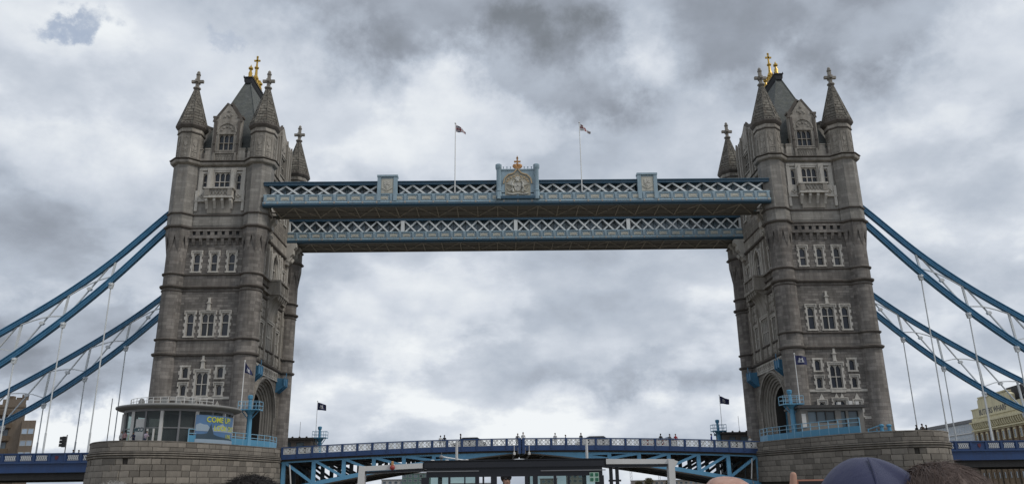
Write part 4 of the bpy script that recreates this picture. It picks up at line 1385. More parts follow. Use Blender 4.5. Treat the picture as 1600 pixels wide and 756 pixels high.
for i, x in enumerate(NODES):
    zu, zl = zat(SU, x), zat(SL, x)
    g = G()
    g.bar((-x + .18, CY, zu - .35), (-x - .1, CY, zl + .35), .24, .24, (1, 0, 0))
    g.build('strut', 'chain_white', chain)
    g = G()
    g.lathe(-x, CY, [(.34, zl - .72), (.34, zl - .5), (.2, zl - .3)], 10)
    g.prism([(-x - .34, zl - .45), (-x + .34, zl - .45), (-x + .2, zl - 1.15), (-x - .2, zl - 1.15)], CY - .2, CY + .2, 1)
    g.build('hanger_clamp', 'chain_white', chain)
    if zl - 1.0 > 9.4:
        g = G(); g.tube([(-x, CY, zl - .9), (-x, CY, 9.3)], .085, 8); g.tube([(-x, CY, 12.6), (-x, CY, 9.3)], .125, 8)
        g.build('hanger', 'chain_white', chain)
    if i + 1 < len(NODES):
        x2 = NODES[i + 1]; zu2, zl2 = zat(SU, x2), zat(SL, x2)
        if zu - zl > 1.0:
            G().bar((-x - .25, CY + .1, zu - .4), (-x2 + .3, CY + .1, zl2 + .5), .14, .19, (0, 1, 0)).build('brace', 'chain_white', chain)
            a, b = Vector((-x - .2, CY - .12, zl + .42)), Vector((-x2 + .2, CY - .12, zu2 - .42))
            mid = (a + b) / 2 + Vector((0, 0, .32))
            m0, m1 = a.lerp(mid, .6) + Vector((0, 0, .12)), b.lerp(mid, .6) + Vector((0, 0, .05))
            g = G()
            for p_, q_ in ((a, m0), (m0, mid), (mid, m1), (m1, b)):
                g.bar(p_, q_, .13, .16, (0, 1, 0))
            g.build('brace', 'chain_white', chain)
            pc = ((Vector((-x - .25, CY, zu - .4)) + Vector((-x2 + .3, CY, zl2 + .5))) / 2)
            G().lathe(0, 0, [(.3, -.18), (.3, .18)], 8).mesh
            g = G(); g.prism([(pc.x + .34 * math.cos(a_ * PI / 3), pc.z + .26 * math.sin(a_ * PI / 3)) for a_ in range(6)], CY - .2, CY + .2, 1)
            g.build('gusset', 'chain_white', chain)
for (sx, y, lab) in ((1, 9.15, 'blue suspension chain left of the towers, the farther one meeting the tower halfway up'),
                     (-1, CY, 'blue suspension chain right of the towers, the nearer one running off the right edge'),
                     (-1, 9.15, 'blue suspension chain right of the towers, the farther one meeting the tower halfway up')):
    c = copy_tree(chain)
    c.location = (-54.7 * sx, y, 9.6); c.scale = (sx, 1, 1); c['label'] = lab

# ------------------------------------------------------------------ bascule leaves
def zt(x): return 11.24 - .76 * (x / 30.4) ** 2
def zb(x): x = abs(x); return 9.40 - .095 * x - .0018 * x * x
PY = -8.6
leaf = thing('bascule_leaf', 'left bascule leaf of the road with navy parapet and light blue truss', 'bridge span', (-30.6, 0, 4.6), 'two bascule leaves of the central span')
def tracery_panel_mesh(W, H):
    T = lambda a, d, z: (a, -d, z)
    g = G(T)
    for (a, b, c, d) in ((-W / 2, W / 2, H / 2 - .07, H / 2), (-W / 2, W / 2, -H / 2, -H / 2 + .07), (-W / 2, -W / 2 + .07, -H / 2 + .07, H / 2 - .07), (W / 2 - .07, W / 2, -H / 2 + .07, H / 2 - .07)):
        g.box(a, b, 0, .06, c, d)
    for s in (-1, 0, 1):
        c = s * W / 3
        w2, h2 = W / 6, H / 2 - .05
        for q in (-1, 1):
            g.bar((c - w2, -.015, q * -h2), (c + w2, -.015, q * h2), .07, .05, (0, 1, 0))
    for s in (-.5, .5):
        c = s * W * .52
        pts = [(c + .21 * math.cos(a * PI / 4), .21 * math.sin(a * PI / 4)) for a in range(9)]
        for i in range(8):
            g.bar((pts[i][0], .06, pts[i][1]), (pts[i + 1][0], .06, pts[i + 1][1]), .08, .05, (0, 1, 0))
        g.prism([(c - .12, 0), (c, -.12), (c + .12, 0), (c, .12)], .0, .06, 1)
        for a in range(4):
            t = a * PI / 2 + PI / 4
            g.prism([(c + .3 * math.cos(t) + .09 * math.cos(k * PI / 2), .3 * math.sin(t) + .09 * math.sin(k * PI / 2)) for k in range(4)], 0, .05, 1)
    return g.mesh('parapet_panel', 'parapet_white', smooth=False)
TRP = tracery_panel_mesh(1.62, .74)
PSTM = G(lambda a, d, z: (a, -d, z)).box(-.15, .15, -.08, .12, -.72, .6).box(-.09, .09, .12, .16, -.6, .5).mesh('parapet_post', 'parapet_navy', smooth=False)
XS = [-30.4 + 1.9 * k for k in range(17)]
def strip(name, mat, f0, f1, y0, y1, x0=-30.55, x1=-.06, n=16, parent=None):
    g = G()
    xs = [x0 + (x1 - x0) * k / n for k in range(n + 1)]
    g.sweep([[(x, y0, f0(x)), (x, y1, f0(x)), (x, y1, f1(x)), (x, y0, f1(x))] for x in xs])
    return g.build(name, mat, parent or leaf)
for sy in (1, -1):
    y = PY * sy
    strip('parapet_rail', 'parapet_navy', lambda x: zt(x) - .12, lambda x: zt(x), y - .14, y + .14)
    strip('parapet_fascia', 'parapet_navy', lambda x: zt(x) - 1.45, lambda x: zt(x) - .93, y - .1, y + .1)
    strip('fascia_lip', 'parapet_navy', lambda x: zt(x) - 1.53, lambda x: zt(x) - 1.45, y - .2, y + .12)
    if sy == 1:
        for k in range(17):
            link('parapet_post', PSTM, leaf, (XS[k] + 30.6, y, zt(XS[k]) - .72 - 4.6))
            if k < 16:
                xm = XS[k] + .95; sl_ = math.atan2(zt(XS[k + 1]) - zt(XS[k]), 1.9)
                link('parapet_panel', TRP, leaf, (xm + 30.6, y, zt(xm) - .525 - 4.6), (0, -sl_, 0))
strip('road_deck', 'dark_timber', lambda x: zt(x) - 1.75, lambda x: zt(x) - 1.12, PY + .12, -PY - .12)
strip('roadway', 'asphalt', lambda x: zt(x) - 1.115, lambda x: zt(x) - 1.11, PY + .2, -PY - .2)
VX = [-30.2 + 3.8 * k for k in range(9)]
for gi, y in enumerate((PY + .45, -2.9, 2.9, -PY - .45)):
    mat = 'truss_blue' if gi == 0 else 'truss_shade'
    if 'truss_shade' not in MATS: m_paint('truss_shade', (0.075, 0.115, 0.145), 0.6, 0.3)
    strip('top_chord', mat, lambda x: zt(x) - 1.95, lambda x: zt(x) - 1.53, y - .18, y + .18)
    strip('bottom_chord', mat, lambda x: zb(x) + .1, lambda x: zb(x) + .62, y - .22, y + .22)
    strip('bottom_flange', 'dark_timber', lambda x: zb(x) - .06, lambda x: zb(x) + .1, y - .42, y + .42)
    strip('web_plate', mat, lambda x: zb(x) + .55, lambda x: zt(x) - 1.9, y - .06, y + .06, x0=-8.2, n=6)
    for k, x in enumerate(VX[:7]):
        G().box(x - .24, x + .24, y - .2, y + .2, zb(x) + .4, zt(x) - 1.6).build('truss_vertical', mat, leaf)
        x2 = VX[k + 1]
        if k < 6:
            G().bar((x + .2, y, zt(x) - 1.9), (x2 - .15, y, zb(x2) + .55), .32, .46, (0, 1, 0)).build('truss_diagonal', mat, leaf)
    if gi == 0:
        G().tube([(-29.4, y - .3, zt(-29.4) - 2.2), (-29.1, y - .3, zb(-29.1) + .8), (-29.3, y - .3, zb(-29) + .2)], .09, 8).build('drain_pipe', 'boat_white', leaf)
for k in range(16):
    x = -29.5 + 1.9 * k
    G().box(x - .12, x + .12, -8.0, 8.0, zt(x) - 2.1, zt(x) - 1.76).build('cross_beam', 'dark_steel', leaf)
# navigation lamps hung under the meeting of the leaves
G().box(-.42, -.06, PY - .22, PY + .1, zt(0) - 1.9, zt(0) + .02).build('nose_post', 'parapet_navy', leaf)
g = G(); g.tube([(-.95, PY - .25, zt(-1) - .9), (-.95, PY - .25, zt(-1) - 1.75)], .05, 6); g.lathe(-.95, PY - .25, [(.1, zt(-1) - 2.1), (.17, zt(-1) - 2.05), (.17, zt(-1) - 1.8), (.1, zt(-1) - 1.72)], 10)
g.build('navigation_lamp', 'boat_white', leaf)
G().box(-.5, -.3, PY - .2, PY + .1, zb(0) - .1, zb(0) + .7).build('nose_lock', 'steel_grey', leaf)
leaf_r = copy_tree(leaf)
leaf_r.location = (30.6, 0, 4.6); leaf_r.scale = (-1, 1, 1)
leaf_r['label'] = 'right bascule leaf of the road with navy parapet and light blue truss'

# ------------------------------------------------------------------ side spans
span = thing('side_span', 'left side span of the road with deep navy girder and small white panels', 'bridge span', (-51.0, 0, 7.0), 'side spans of the road')
SPY = -9.55
SX0, SX1 = -140.0, -50.9
for y in (SPY, -SPY):
    s = 1 if y < 0 else -1
    def yy(d): return y - s * d
    def bx(n, m, d0, d1, c0, c1):
        a, b = sorted((yy(d0), yy(d1)))
        G().box(SX0, SX1, a, b, c0, c1).build(n, m, span)
    bx('parapet', 'parapet_navy', -.2, 0, 9.05, 9.98); bx('parapet_rail', 'parapet_navy', -.25, .12, 9.98, 10.12)
    bx('parapet_lip', 'parapet_navy', -.25, .16, 8.85, 9.05); bx('girder_web', 'parapet_navy', -.3, -.02, 7.9, 8.85)
    bx('girder_flange', 'parapet_navy', -.5, .3, 7.75, 7.9); bx('lower_web', 'dark_steel', -.9, -.5, 6.9, 7.75)
G().box(SX0, SX1, SPY + .25, -SPY - .25, 8.2, 8.75).build('road_deck', 'dark_timber', span)
G().box(SX0, SX1, SPY + .26, -SPY - .26, 8.75, 8.76).build('roadway', 'asphalt', span)
m_paint('badge_red', (.10, .015, .03), .5, .1)
def small_panel():
    T = lambda a, d, z: (a, -d, z); g = G(T)
    g.box(-.66, .66, 0, .03, .26, .31); g.box(-.66, .66, 0, .03, -.31, -.26)
    for k in range(5):
        c = -.52 + .26 * k
        g.bar((c - .13, .03, -.26), (c + .13, .03, .26), .05, .07, (0, 1, 0)); g.bar((c + .13, .03, -.26), (c - .13, .03, .26), .05, .07, (0, 1, 0))
        g.prism([(c - .09, 0), (c, -.13), (c + .09, 0), (c, .13)], 0, .045, 1)
    return g.mesh('parapet_panel', 'parapet_white', smooth=False)
SMP = small_panel()
PP2 = G(lambda a, d, z: (a, -d, z)).box(-.12, .12, 0, .1, -.45, .45).mesh('parapet_post', 'parapet_navy', smooth=False)
for k in range(20):
    x = -52.3 - 1.95 * k
    if k == 3:
        g = G(lambda a, d, z: (a, -d, z)); g.prism([(-.2, .25), (.2, .25), (.2, -.05), (0, -.28), (-.2, -.05)], 0, .05, 1)
        link('parapet_badge', g.mesh('parapet_badge', 'badge_red', smooth=False), span, (x - .1 + 51.0, SPY, 9.52 - 7.0))
    else:
        link('parapet_panel', SMP, span, (x + 51.0, SPY, 9.52 - 7.0))
    link('parapet_post', PP2, span, (x + .975 + 51.0, SPY, 9.52 - 7.0))
span_r = copy_tree(span)
span_r.location = (51.0, 0, 7.0); span_r.scale = (-1, 1, 1)
span_r['label'] = 'right side span of the road with deep navy girder and small white panels'
# road over the piers through the towers
for s in (-1, 1):
    struct(G().box(s * 41 - 10.3, s * 41 + 10.3, -8.2, 8.2, 9.0, 9.6).build('road', 'asphalt'))

# ------------------------------------------------------------------ lettering
def text_verts(s, size, bold=0.0, extrude=0.0):
    cu = bpy.data.curves.new('lettering', 'FONT')
    cu.body = s; cu.size = size; cu.offset = bold; cu.extrude = extrude
    cu.align_x = 'LEFT'
    o = bpy.data.objects.new('lettering', cu)
    COL.objects.link(o)
    dg = bpy.context.evaluated_depsgraph_get()
    me = bpy.data.meshes.new_from_object(o.evaluated_get(dg))
    bpy.data.objects.remove(o)
    vs = [tuple(v.co) for v in me.vertices]; fs = [tuple(p.vertices) for p in me.polygons]
    bpy.data.meshes.remove(me); bpy.data.curves.remove(cu)
    return vs, fs

# ------------------------------------------------------------------ glass kiosk on the left pier
KX, KY, KR = -39.9, -18.6, 5.75
kiosk = thing('glass_kiosk', 'round glass kiosk with flat disc roof and yellow lettered poster on left pier', 'kiosk', (KX, KY, DECK))
def kp(a, r=KR): return (KX + r * math.cos(R(a)), KY + r * math.sin(R(a)))
g = G()
g.lathe(KX, KY, [(5.9, 13.95), (6.55, 14.08), (6.78, 14.2), (6.82, 14.3), (6.78, 14.4), (6.4, 14.48), (3.0, 14.62), (.3, 14.66)], 64)
g.build('disc_roof', 'grey_roof', kiosk)
G().lathe(KX, KY, [(5.9, 13.7), (5.9, 13.96)], 64).build('roof_ring', 'steel_grey', kiosk)
G().lathe(KX, KY, [(5.9, DECK), (5.9, DECK + .25)], 48).build('kiosk_base', 'cabin_stone', kiosk)
for k in range(20):
    a0, a1 = -122 + k * 18, -122 + (k + 1) * 18
    p0, p1 = kp(a0), kp(a1)
    g = G(); g.add([(*p0, DECK + .25), (*p1, DECK + .25), (*p1, 13.7), (*p0, 13.7)], [(0, 1, 2, 3)])
    g.build('glass_panel', 'kiosk_glass', kiosk, smooth=False)
    g = G(); wq = .16 if k % 2 == 0 else .08
    G_ = (kp(a0, KR + .04))
    g.box(G_[0] - wq, G_[0] + wq, G_[1] - wq, G_[1] + wq, DECK + .25, 13.7)
    g.build('kiosk_post', 'steel_grey' if k % 2 else 'boat_white', kiosk)
    b0, b1 = kp(a0, KR + .03), kp(a1, KR + .03)
    G().bar((*b0, 11.9), (*b1, 11.9), .1, .1).build('glazing_rail', 'steel_grey', kiosk)
G().lathe(KX + .6, KY + 1.2, [(2.6, DECK), (2.6, 13.7)], 20).build('kiosk_core', 'dark_steel', kiosk)
G().box(KX - 3.5, KX - 1.0, KY - 3.9, KY - 3.0, DECK, 10.7).build('counter', 'flag_navy', kiosk)
# door frame
for a in (-100, -93, -86):
    p = kp(a, KR + .1); G().box(p[0] - .08, p[0] + .08, p[1] - .08, p[1] + .08, DECK + .25, 11.8).build('door_frame', 'boat_white', kiosk)
# poster wrapped on the glass, printed with a bridge view and yellow words
def bend(h, d, z, a0=-52.0, r=KR + .27):
    a = R(a0) + h / r
    return (KX + (r + d) * math.cos(a), KY + (r + d) * math.sin(a), z)
def strip_plate(name, mat, h0, h1, z0, z1, d, parent, top=None, n=14):
    g = G(bend)
    rings = []
    for i in range(n + 1):
        h = h0 + (h1 - h0) * i / n
        zt_ = top(h) if top else z1
        rings.append([(h, d, z0), (h, d + .02, z0), (h, d + .02, zt_), (h, d, zt_)])
    g.sweep(rings)
    return g.build(name, mat, parent)
m_paint('poster_sky', (0.075, 0.17, 0.33), .5, .3); m_paint('poster_cloud', (0.28, 0.36, 0.44), .5, .1)
m_paint('poster_dark', (0.03, 0.06, 0.09), .5, .1); m_paint('poster_yellow', (0.50, 0.52, 0.05), .5, .05); m_paint('poster_teal', (0.03, 0.10, 0.12), .5, .1)
PW_ = 6.2
po = strip_plate('poster', 'poster_sky', 0, PW_, 10.2, 13.35, 0, kiosk)
strip_plate('poster_cloud', 'poster_cloud', .05, PW_ - .05, 11.6, 12.4, .025, po, lambda h: 12.2 + .25 * math.sin(h * 2.3) + .12 * math.sin(h * 6))
strip_plate('poster_bridge', 'poster_dark', .2, PW_ - .3, 10.6, 11.0, .05, po, lambda h: 11.3 + (1.0 if 1.5 < h < 2.0 else 0) - .07 * h + .25 * math.exp(-((h - 1.75) / .7) ** 2))
strip_plate('poster_water', 'poster_cloud', .05, PW_ - .05, 10.25, 10.75, .08, po)
for (s, h, z, sz) in (('COME UP!', 1.2, 12.62, .82), ('LOOK OUT', 2.2, 11.75, .74), ('LIVE', 4.2, 10.95, .6)):
    vs, fs = text_verts(s, sz, .018)
    g = G(bend); g.add([(x * 1.02 + h, .06, y + z) for x, y, _ in vs], fs)
    g.build('poster_lettering', 'poster_yellow', po, smooth=False)
# poster on the far glass, read from behind (mirrored)
pl = strip_plate('window_poster', 'boat_white', -6.9, -5.6, 10.4, 12.9, -.3, kiosk)
vs, fs = text_verts('COM', .62, .02)
g = G(bend); g.add([(-x - 5.62, -.25, y + 11.55) for x, y, _ in vs], fs); g.build('window_lettering', 'poster_teal', pl, smooth=False)
pl2 = strip_plate('window_poster', 'poster_yellow', -8.0, -7.5, 10.3, 11.3, -.3, kiosk)
# roof clutter: white handrail and air units
g = G()
for k in range(15):
    a = 205 + k * 9.0
    p, q = kp(a, 5.3), kp(a + 9.0, 5.3)
    g.tube([(*p, 14.5), (*p, 15.25)], .035, 6)
    if k < 14:
        for zz in (14.9, 15.25): g.tube([(*p, zz), (*q, zz)], .03, 6)
g.build('roof_handrail', 'boat_white', kiosk)
for k, (dx, dy, h) in enumerate(((-3.6, -2.2, .75), (-2.2, -3.0, .6), (-.6, -3.2, .8), (1.0, -3.4, .55), (2.3, -2.8, .7))):
    g = G(); g.box(KX + dx - .28, KX + dx + .28, KY + dy - .2, KY + dy + .2, 14.55, 14.5 + h)
    g.lathe(KX + dx, KY + dy, [(.2, 14.5 + h), (.25, 14.6 + h), (.15, 14.68 + h)], 10)
    g.build('roof_vent', 'grey_roof', kiosk)
G().tube([(-45.6, -23.4, 9.9), (-45.6, -23.4, 15.2)], .05, 8).build('kiosk_mast', 'steel_grey', kiosk)

# ------------------------------------------------------------------ control cabin on the right pier
cab = thing('control_cabin', 'long stone control cabin with flat dark roof and wide windows on right pier', 'cabin', (37, -14, DECK))
TC = lambda h, d, z: (h, -16.2 - d, z)
HC = [(34.3, 37.6, 12.1, 13.5), (38.3, 38.9, 10.8, 13.5), (39.2, 40.4, 9.9, 13.5)]
g = G(TC); wall_holes(g, 33.4, 41.0, DECK, 13.85, HC, .3)
for hh in (33.4, 41.0):
    g.add([(hh, 0, DECK), (hh, -4, DECK), (hh, -4, 13.85), (hh, 0, 13.85)], [(0, 1, 2, 3)])
g.add([(33.4, -4, DECK), (41.0, -4, DECK), (41.0, -4, 13.85), (33.4, -4, 13.85)], [(0, 1, 2, 3)])
g.build('cabin_wall', 'cabin_stone', cab)
g = G(TC); g.box(33.0, 41.4, -4.4, .5, 13.85, 14.1); g.box(33.2, 41.2, -4.2, .3, 14.1, 14.2); g.build('cabin_roof', 'dark_steel', cab)
for (a, b, c, d) in HC:
    n = max(1, round((b - a) / 1.1))
    fr = G(TC)
    for k in range(n + 1):
        x = a + (b - a) * k / n; fr.box(max(a, x - .05), min(b, x + .05), -.22, -.08, c, d)
    fr.box(a, b, -.2, -.1, c, c + .07); fr.box(a, b, -.2, -.1, d - .07, d)
    wn_ = fr.build('cabin_window', 'dark_steel', cab)
    for k in range(n):
        G(TC).box(a + (b - a) * k / n, a + (b - a) * (k + 1) / n, -.3, -.24 + .002 * k, c, d).build('pane', 'walkway_glass', wn_)
G(TC).box(33.6, 40.8, .003, .06, 13.6, 13.8).build('cabin_fascia', 'grey_roof', cab)
G(TC).box(33.5, 34.0, .02, .08, 11.6, 13.2).build('notice_board', 'boat_white', cab)
for (x, z) in ((38.4, .35), (39.8, .5), (40.6, .4)):
    G().box(x - .2, x + .2, -15.9, -15.5, 14.2, 14.2 + z).build('roof_lamp', 'boat_white', cab)
# two dark cabins at the far ends of the piers
for s, lab in ((-1, 'small dark flat roofed cabin behind the left tower beside the parapet'), (1, 'small dark flat roofed cabin behind the right tower beside the parapet')):
    c = thing('pier_cabin', lab, 'cabin', (s * 34.6, 16, DECK), 'dark cabins on the far side of the piers')
    TF = lambda h, d, z: (s * 34.6 + h, 14.0 - d, z)
    hc = [(-1.6, -.6, 11.2, 12.4), (.2, 1.4, 11.2, 12.4)]
    g = G(TF); wall_holes(g, -2.6, 2.6, DECK, 12.8, hc, .25)
    g.add([(2.6, 0, DECK), (2.6, -4, DECK), (2.6, -4, 12.8), (2.6, 0, 12.8)], [(0, 1, 2, 3)]); g.add([(-2.6, 0, DECK), (-2.6, -4, DECK), (-2.6, -4, 12.8), (-2.6, 0, 12.8)], [(0, 1, 2, 3)])
    g.build('cabin_wall', 'moulding_dark', c)
    G(TF).box(-2.85, 2.85, -4.3, .25, 12.8, 13.1).build('cabin_roof', 'dark_steel', c)
    for (a, b, z0, z1) in hc:
        G(TF).box(a, b, -.24, -.2, z0, z1).build('pane', 'walkway_glass', c)
    for k in range(4):
        G(TF).ball((-1.8 + k * 1.1, -1.0, 13.2), .18, 8, 5).build('roof_lamp', 'dark_steel', c)
    G().tube([(s * 34.6 + .4, 15, 13.1), (s * 34.6 + .4, 15, 15.6)], .03, 6).build('aerial', 'steel_grey', c)

# ------------------------------------------------------------------ blue railings on the pier edges
def pier_pt(sx, s, off):
    p, t = at_len(s, off)
    return Vector((sx * (p.x + (-PX)), p.y, 0)) if sx == 1 else Vector((PX - .5 - p.x, p.y, 0))
def railing(sx, s0, s1, ztop, label):
    p0 = pier_pt(sx, s0, -.9)
    ra = thing('pier_railing', label, 'railing', (p0.x, p0.y, 10.3), 'blue railings along the pier edges')
    n = max(3, round((s1 - s0) / 1.45))
    for k in range(n + 1):
        p = pier_pt(sx, s0 + (s1 - s0) * k / n, -.9)
        G().tube([(p.x, p.y, 9.45), (p.x, p.y, ztop)], .055, 6).build('post', 'rail_pale', ra)
        if k < n:
            q = pier_pt(sx, s0 + (s1 - s0) * (k + 1) / n, -.9)
            g = G()
            for zz in (ztop, ztop - .45): g.tube([(p.x, p.y, zz), (q.x, q.y, zz)], .045, 6)
            g.build('rail', 'rail_pale', ra)
            G().bar((p.x, p.y, 10.75), (q.x, q.y, 10.75), .05, .72).build('infill_panel', 'sky_blue_paint', ra)
m_paint('rail_pale', (0.22, 0.42, 0.56), .45, .15)
TOT = acc[-1]
railing(1, TOT - 27.5, TOT - 9.5, 11.75, 'pale blue railing with solid lower panels before the glass kiosk')
railing(-1, TOT - 28.5, TOT - 9.5, 11.95, 'pale blue railing with solid lower panels before the control cabin')

for x, lab in ((42.6, 'short blue post by outer corner of the right tower, left of two'), (43.5, 'short blue post by outer corner of the right tower, right of two')):
    b = thing('blue_post', lab, 'post', (x, -17.0, DECK), 'short blue posts on the right pier')
    G().lathe(x, -17.0, [(.3, DECK), (.26, DECK + .3), (.2, DECK + 2.0)], 10).build('shaft', 'sky_blue_paint', b)
    G().lathe(x, -17.0, [(.2, DECK + 2.0), (.3, DECK + 2.1), (.3, DECK + 2.25), (.15, DECK + 2.35)], 10).build('cap', 'sky_blue_paint', b)
ra_ = thing('sloping_rail', 'blue sloping rail running down from the control cabin to the blue posts', 'railing', (41.5, -17, DECK))
G().bar((40.9, -17.0, 11.2), (42.5, -17.0, 11.7), .08, .08).build('rail', 'sky_blue_paint', ra_)
G().bar((40.9, -17.0, 10.7), (43.8, -17.0, 10.9), .08, .5).build('infill_panel', 'sky_blue_paint', ra_)
for x in (40.95, 42.0):
    G().tube([(x, -17, DECK), (x, -17, 11.3)], .06, 6).build('post', 'sky_blue_paint', ra_)

# ------------------------------------------------------------------ signal masts with platform
def signal_mast(x, y, label, zp=14.5, base=DECK, wide=2.5):
    m = thing('signal_mast', label, 'mast', (x, y, base), 'blue signal masts on the piers')
    g = G(); g.lathe(x, y, [(.5, base), (.5, base + .6), (.34, base + 1.0), (.3, zp - .5), (.6, zp - .1), (.6, zp)], 10)
    g.build('mast_column', 'sky_blue_paint', m)
    g = G(); g.box(x - wide / 2, x + wide / 2, y - .8, y + .8, zp, zp + .14); g.build('platform', 'sky_blue_paint', m)
    g = G()
    for sx in (-1, -.33, .33, 1):
        for sy in (-1, 1):
            g.tube([(x + sx * wide / 2, y + sy * .8, zp), (x + sx * wide / 2, y + sy * .8, zp + 1.05)], .035, 6)
    for zz in (zp + .55, zp + 1.05):
        for sy in (-1, 1): g.tube([(x - wide / 2, y + sy * .8, zz), (x + wide / 2, y + sy * .8, zz)], .032, 6)
        for sx in (-1, 1): g.tube([(x + sx * wide / 2, y - .8, zz), (x + sx * wide / 2, y + .8, zz)], .032, 6)
    g.build('platform_rail', 'rail_pale', m)
    g = G(); g.lathe(x - .1, y, [(.2, zp), (.2, zp + 1.3), (.3, zp + 1.4), (.34, zp + 1.75), (.2, zp + 1.85)], 8)
    g.build('signal_head', 'sky_blue_paint', m)
    for sx in (-1, 1):
        G().bar((x + sx * .3, y, zp - .9), (x + sx * wide * .42, y, zp), .1, .1).build('bracket', 'sky_blue_paint', m)
signal_mast(-32.9, -15, 'pale blue signal mast with railed platform at the left portal')
signal_mast(32.9, -15, 'pale blue signal mast with railed platform at the right portal', 14.35)
signal_mast(-31.0, 15, 'blue signal mast beyond the roadway to the right of left tower', 13.0, wide=2.1)
signal_mast(31.7, 15, 'blue signal mast beyond the roadway to the left of right tower', 13.25, wide=2.1)

# ------------------------------------------------------------------ flags
def flagpole(x, y, z0, z1, rp, label, L, H, droop, pattern, mats, phase, group, ang=0.0):
    f = thing('flagpole', label, 'flag', (x, y, z0), group)
    g = G(); g.tube([(x, y, z0), (x, y, z1)], [rp, rp * .7], 8); g.ball((x, y, z1 + rp), rp * 1.8, 8, 5)
    g.build('pole', 'white_paint', f)
    n, m = 30, 20
    vs, fs, mi = [], [], []
    for i in range(n + 1):
        u = i / n
        for j in range(m + 1):
            v = j / m
            a = ang
            sag = droop * L * u ** 1.15 * (0.55 + .45 * v)
            dx = L * u * (1 - .35 * droop); dy = .16 * L * math.sin(u * 7 + phase + v * 1.2) * u ** .6
            narrow = 1 - .35 * droop * u
            vs.append((x + rp + dx * math.cos(a) - dy * math.sin(a), y + dx * math.sin(a) + dy * math.cos(a), z1 - .12 - H * (1 - v) * narrow - sag))
    for i in range(n):
        for j in range(m):
            fs.append((i * (m + 1) + j, (i + 1) * (m + 1) + j, (i + 1) * (m + 1) + j + 1, i * (m + 1) + j + 1)); mi.append(pattern((i + .5) / n, (j + .5) / m))
    g = G(); g.v = vs; g.f = fs; g.m = mi
    g.build('flag', mats, f, angle=80)
def union(u, v):
    x, y = (u - .5) * 2, (v - .5)
    if abs(x) < .10 or abs(y) < .10: return 2
    if abs(x) < .17 or abs(y) < .17: return 1
    d = abs(abs(x) / 2 - abs(y))
    if d < .04: return 2
    if d < .11: return 1
    return 0
def red_cross(u, v):
    if abs(u - .5) < .07 or abs(v - .5) < .11: return 2
    if u < .42 and v > .6 and abs(u - .2) < .08 and abs(v - .8) < .14: return 2
    return 1
def emblem(u, v):
    """white twin-tower badge on navy"""
    x, y = (u - .45) * 1.5, v - .5
    if abs(y + .22) < .045 and abs(x) < .34: return 1
    for s in (-1, 1):
        if abs(x - s * .16) < .065 and -.22 < y < .26: return 1
    if abs(y - .1) < .035 and abs(x) < .16: return 1
    if .16 < abs(x) < .36 and abs(y - (.1 - (abs(x) - .16) * 1.5)) < .04: return 1
    return 0
FM = ['flag_navy', 'flag_white', 'flag_red']
flagpole(-8.65, -10.95, 43.9, 54.3, .075, 'union flag drooping on the thin pole left of the crest', 1.75, 1.1, .62, union, FM, .4, 'flags over the high walkway')
flagpole(8.85, -10.95, 43.9, 54.3, .075, 'white flag with red cross drooping on the pole right of the crest', 1.95, 1.05, .7, red_cross, FM, 2.0, 'flags over the high walkway')
flagpole(-33.95, -15.3, 14.6, 20.4, .06, 'navy flag hanging limp before the left portal', 1.5, 1.25, .95, emblem, FM, .9, 'navy flags with white badge')
flagpole(33.85, -15.3, 14.4, 20.5, .06, 'navy flag with white badge flying before the right tower', 1.55, 1.15, .12, emblem, FM, .2, 'navy flags with white badge')
flagpole(-31.7, 15, 12.9, 18.7, .05, 'navy flag flying over the roadway just right of left tower', 1.5, 1.2, .3, emblem, FM, 1.4, 'navy flags with white badge')
flagpole(32.3, 15, 13.3, 18.9, .05, 'navy flag flying over the roadway just left of right tower', 1.6, 1.2, .35, emblem, FM, 2.6, 'navy flags with white badge')

# ------------------------------------------------------------------ traffic light on the left side span
tl = thing('traffic_light', 'black traffic light on a slim post over the left side span', 'traffic light', (-58.9, -7, 8.76))
G().tube([(-58.7, -7, 8.76), (-58.7, -7, 12.5)], .07, 8).build('post', 'steel_grey', tl)
G().box(-59.2, -58.84, -7.16, -6.88, 10.95, 12.3).build('signal_box', 'black_plastic', tl)
for k in range(3):
    z = 11.2 + .43 * k
    g = G(); g.prism([(-59.35, z - .2), (-59.35, z + .16), (-58.72, z + .2), (-58.72, z - .2)], -7.5, -7.16, 1)
    g.build('visor', 'black_plastic', tl)
    G().ball((-59.02, -7.17, z), .13, 8, 5, (1, .3, 1)).build('lens', 'poster_teal', tl)

# ------------------------------------------------------------------ people
def skin_mesh(name, J, bones, sub=1, root='pelvis'):
    names = list(J); idx = {n: i for i, n in enumerate(names)}
    me = bpy.data.meshes.new(name)
    me.from_pydata([J[n][0] for n in names], [(idx[a], idx[b]) for a, b in bones], [])
    o = bpy.data.objects.new(name, me); COL.objects.link(o)
    md = o.modifiers.new('skin', 'SKIN'); md.use_smooth_shade = True
    for n in names:
        sv = me.skin_vertices[0].data[idx[n]]
        r = J[n][1]; sv.radius = r if isinstance(r, tuple) else (r, r)
        sv.use_root = (n == root)
    ms = o.modifiers.new('sub', 'SUBSURF'); ms.levels = sub; ms.render_levels = sub
    dg = bpy.context.evaluated_depsgraph_get()
    out = bpy.data.meshes.new_from_object(o.evaluated_get(dg))
    bpy.data.objects.remove(o); bpy.data.meshes.remove(me)
    out.name = name
    return out
def seg_dist(p, a, b):
    ab = b - a; t = max(0, min(1, (p - a).dot(ab) / max(ab.length_squared, 1e-9)))
    return (p - a - ab * t).length
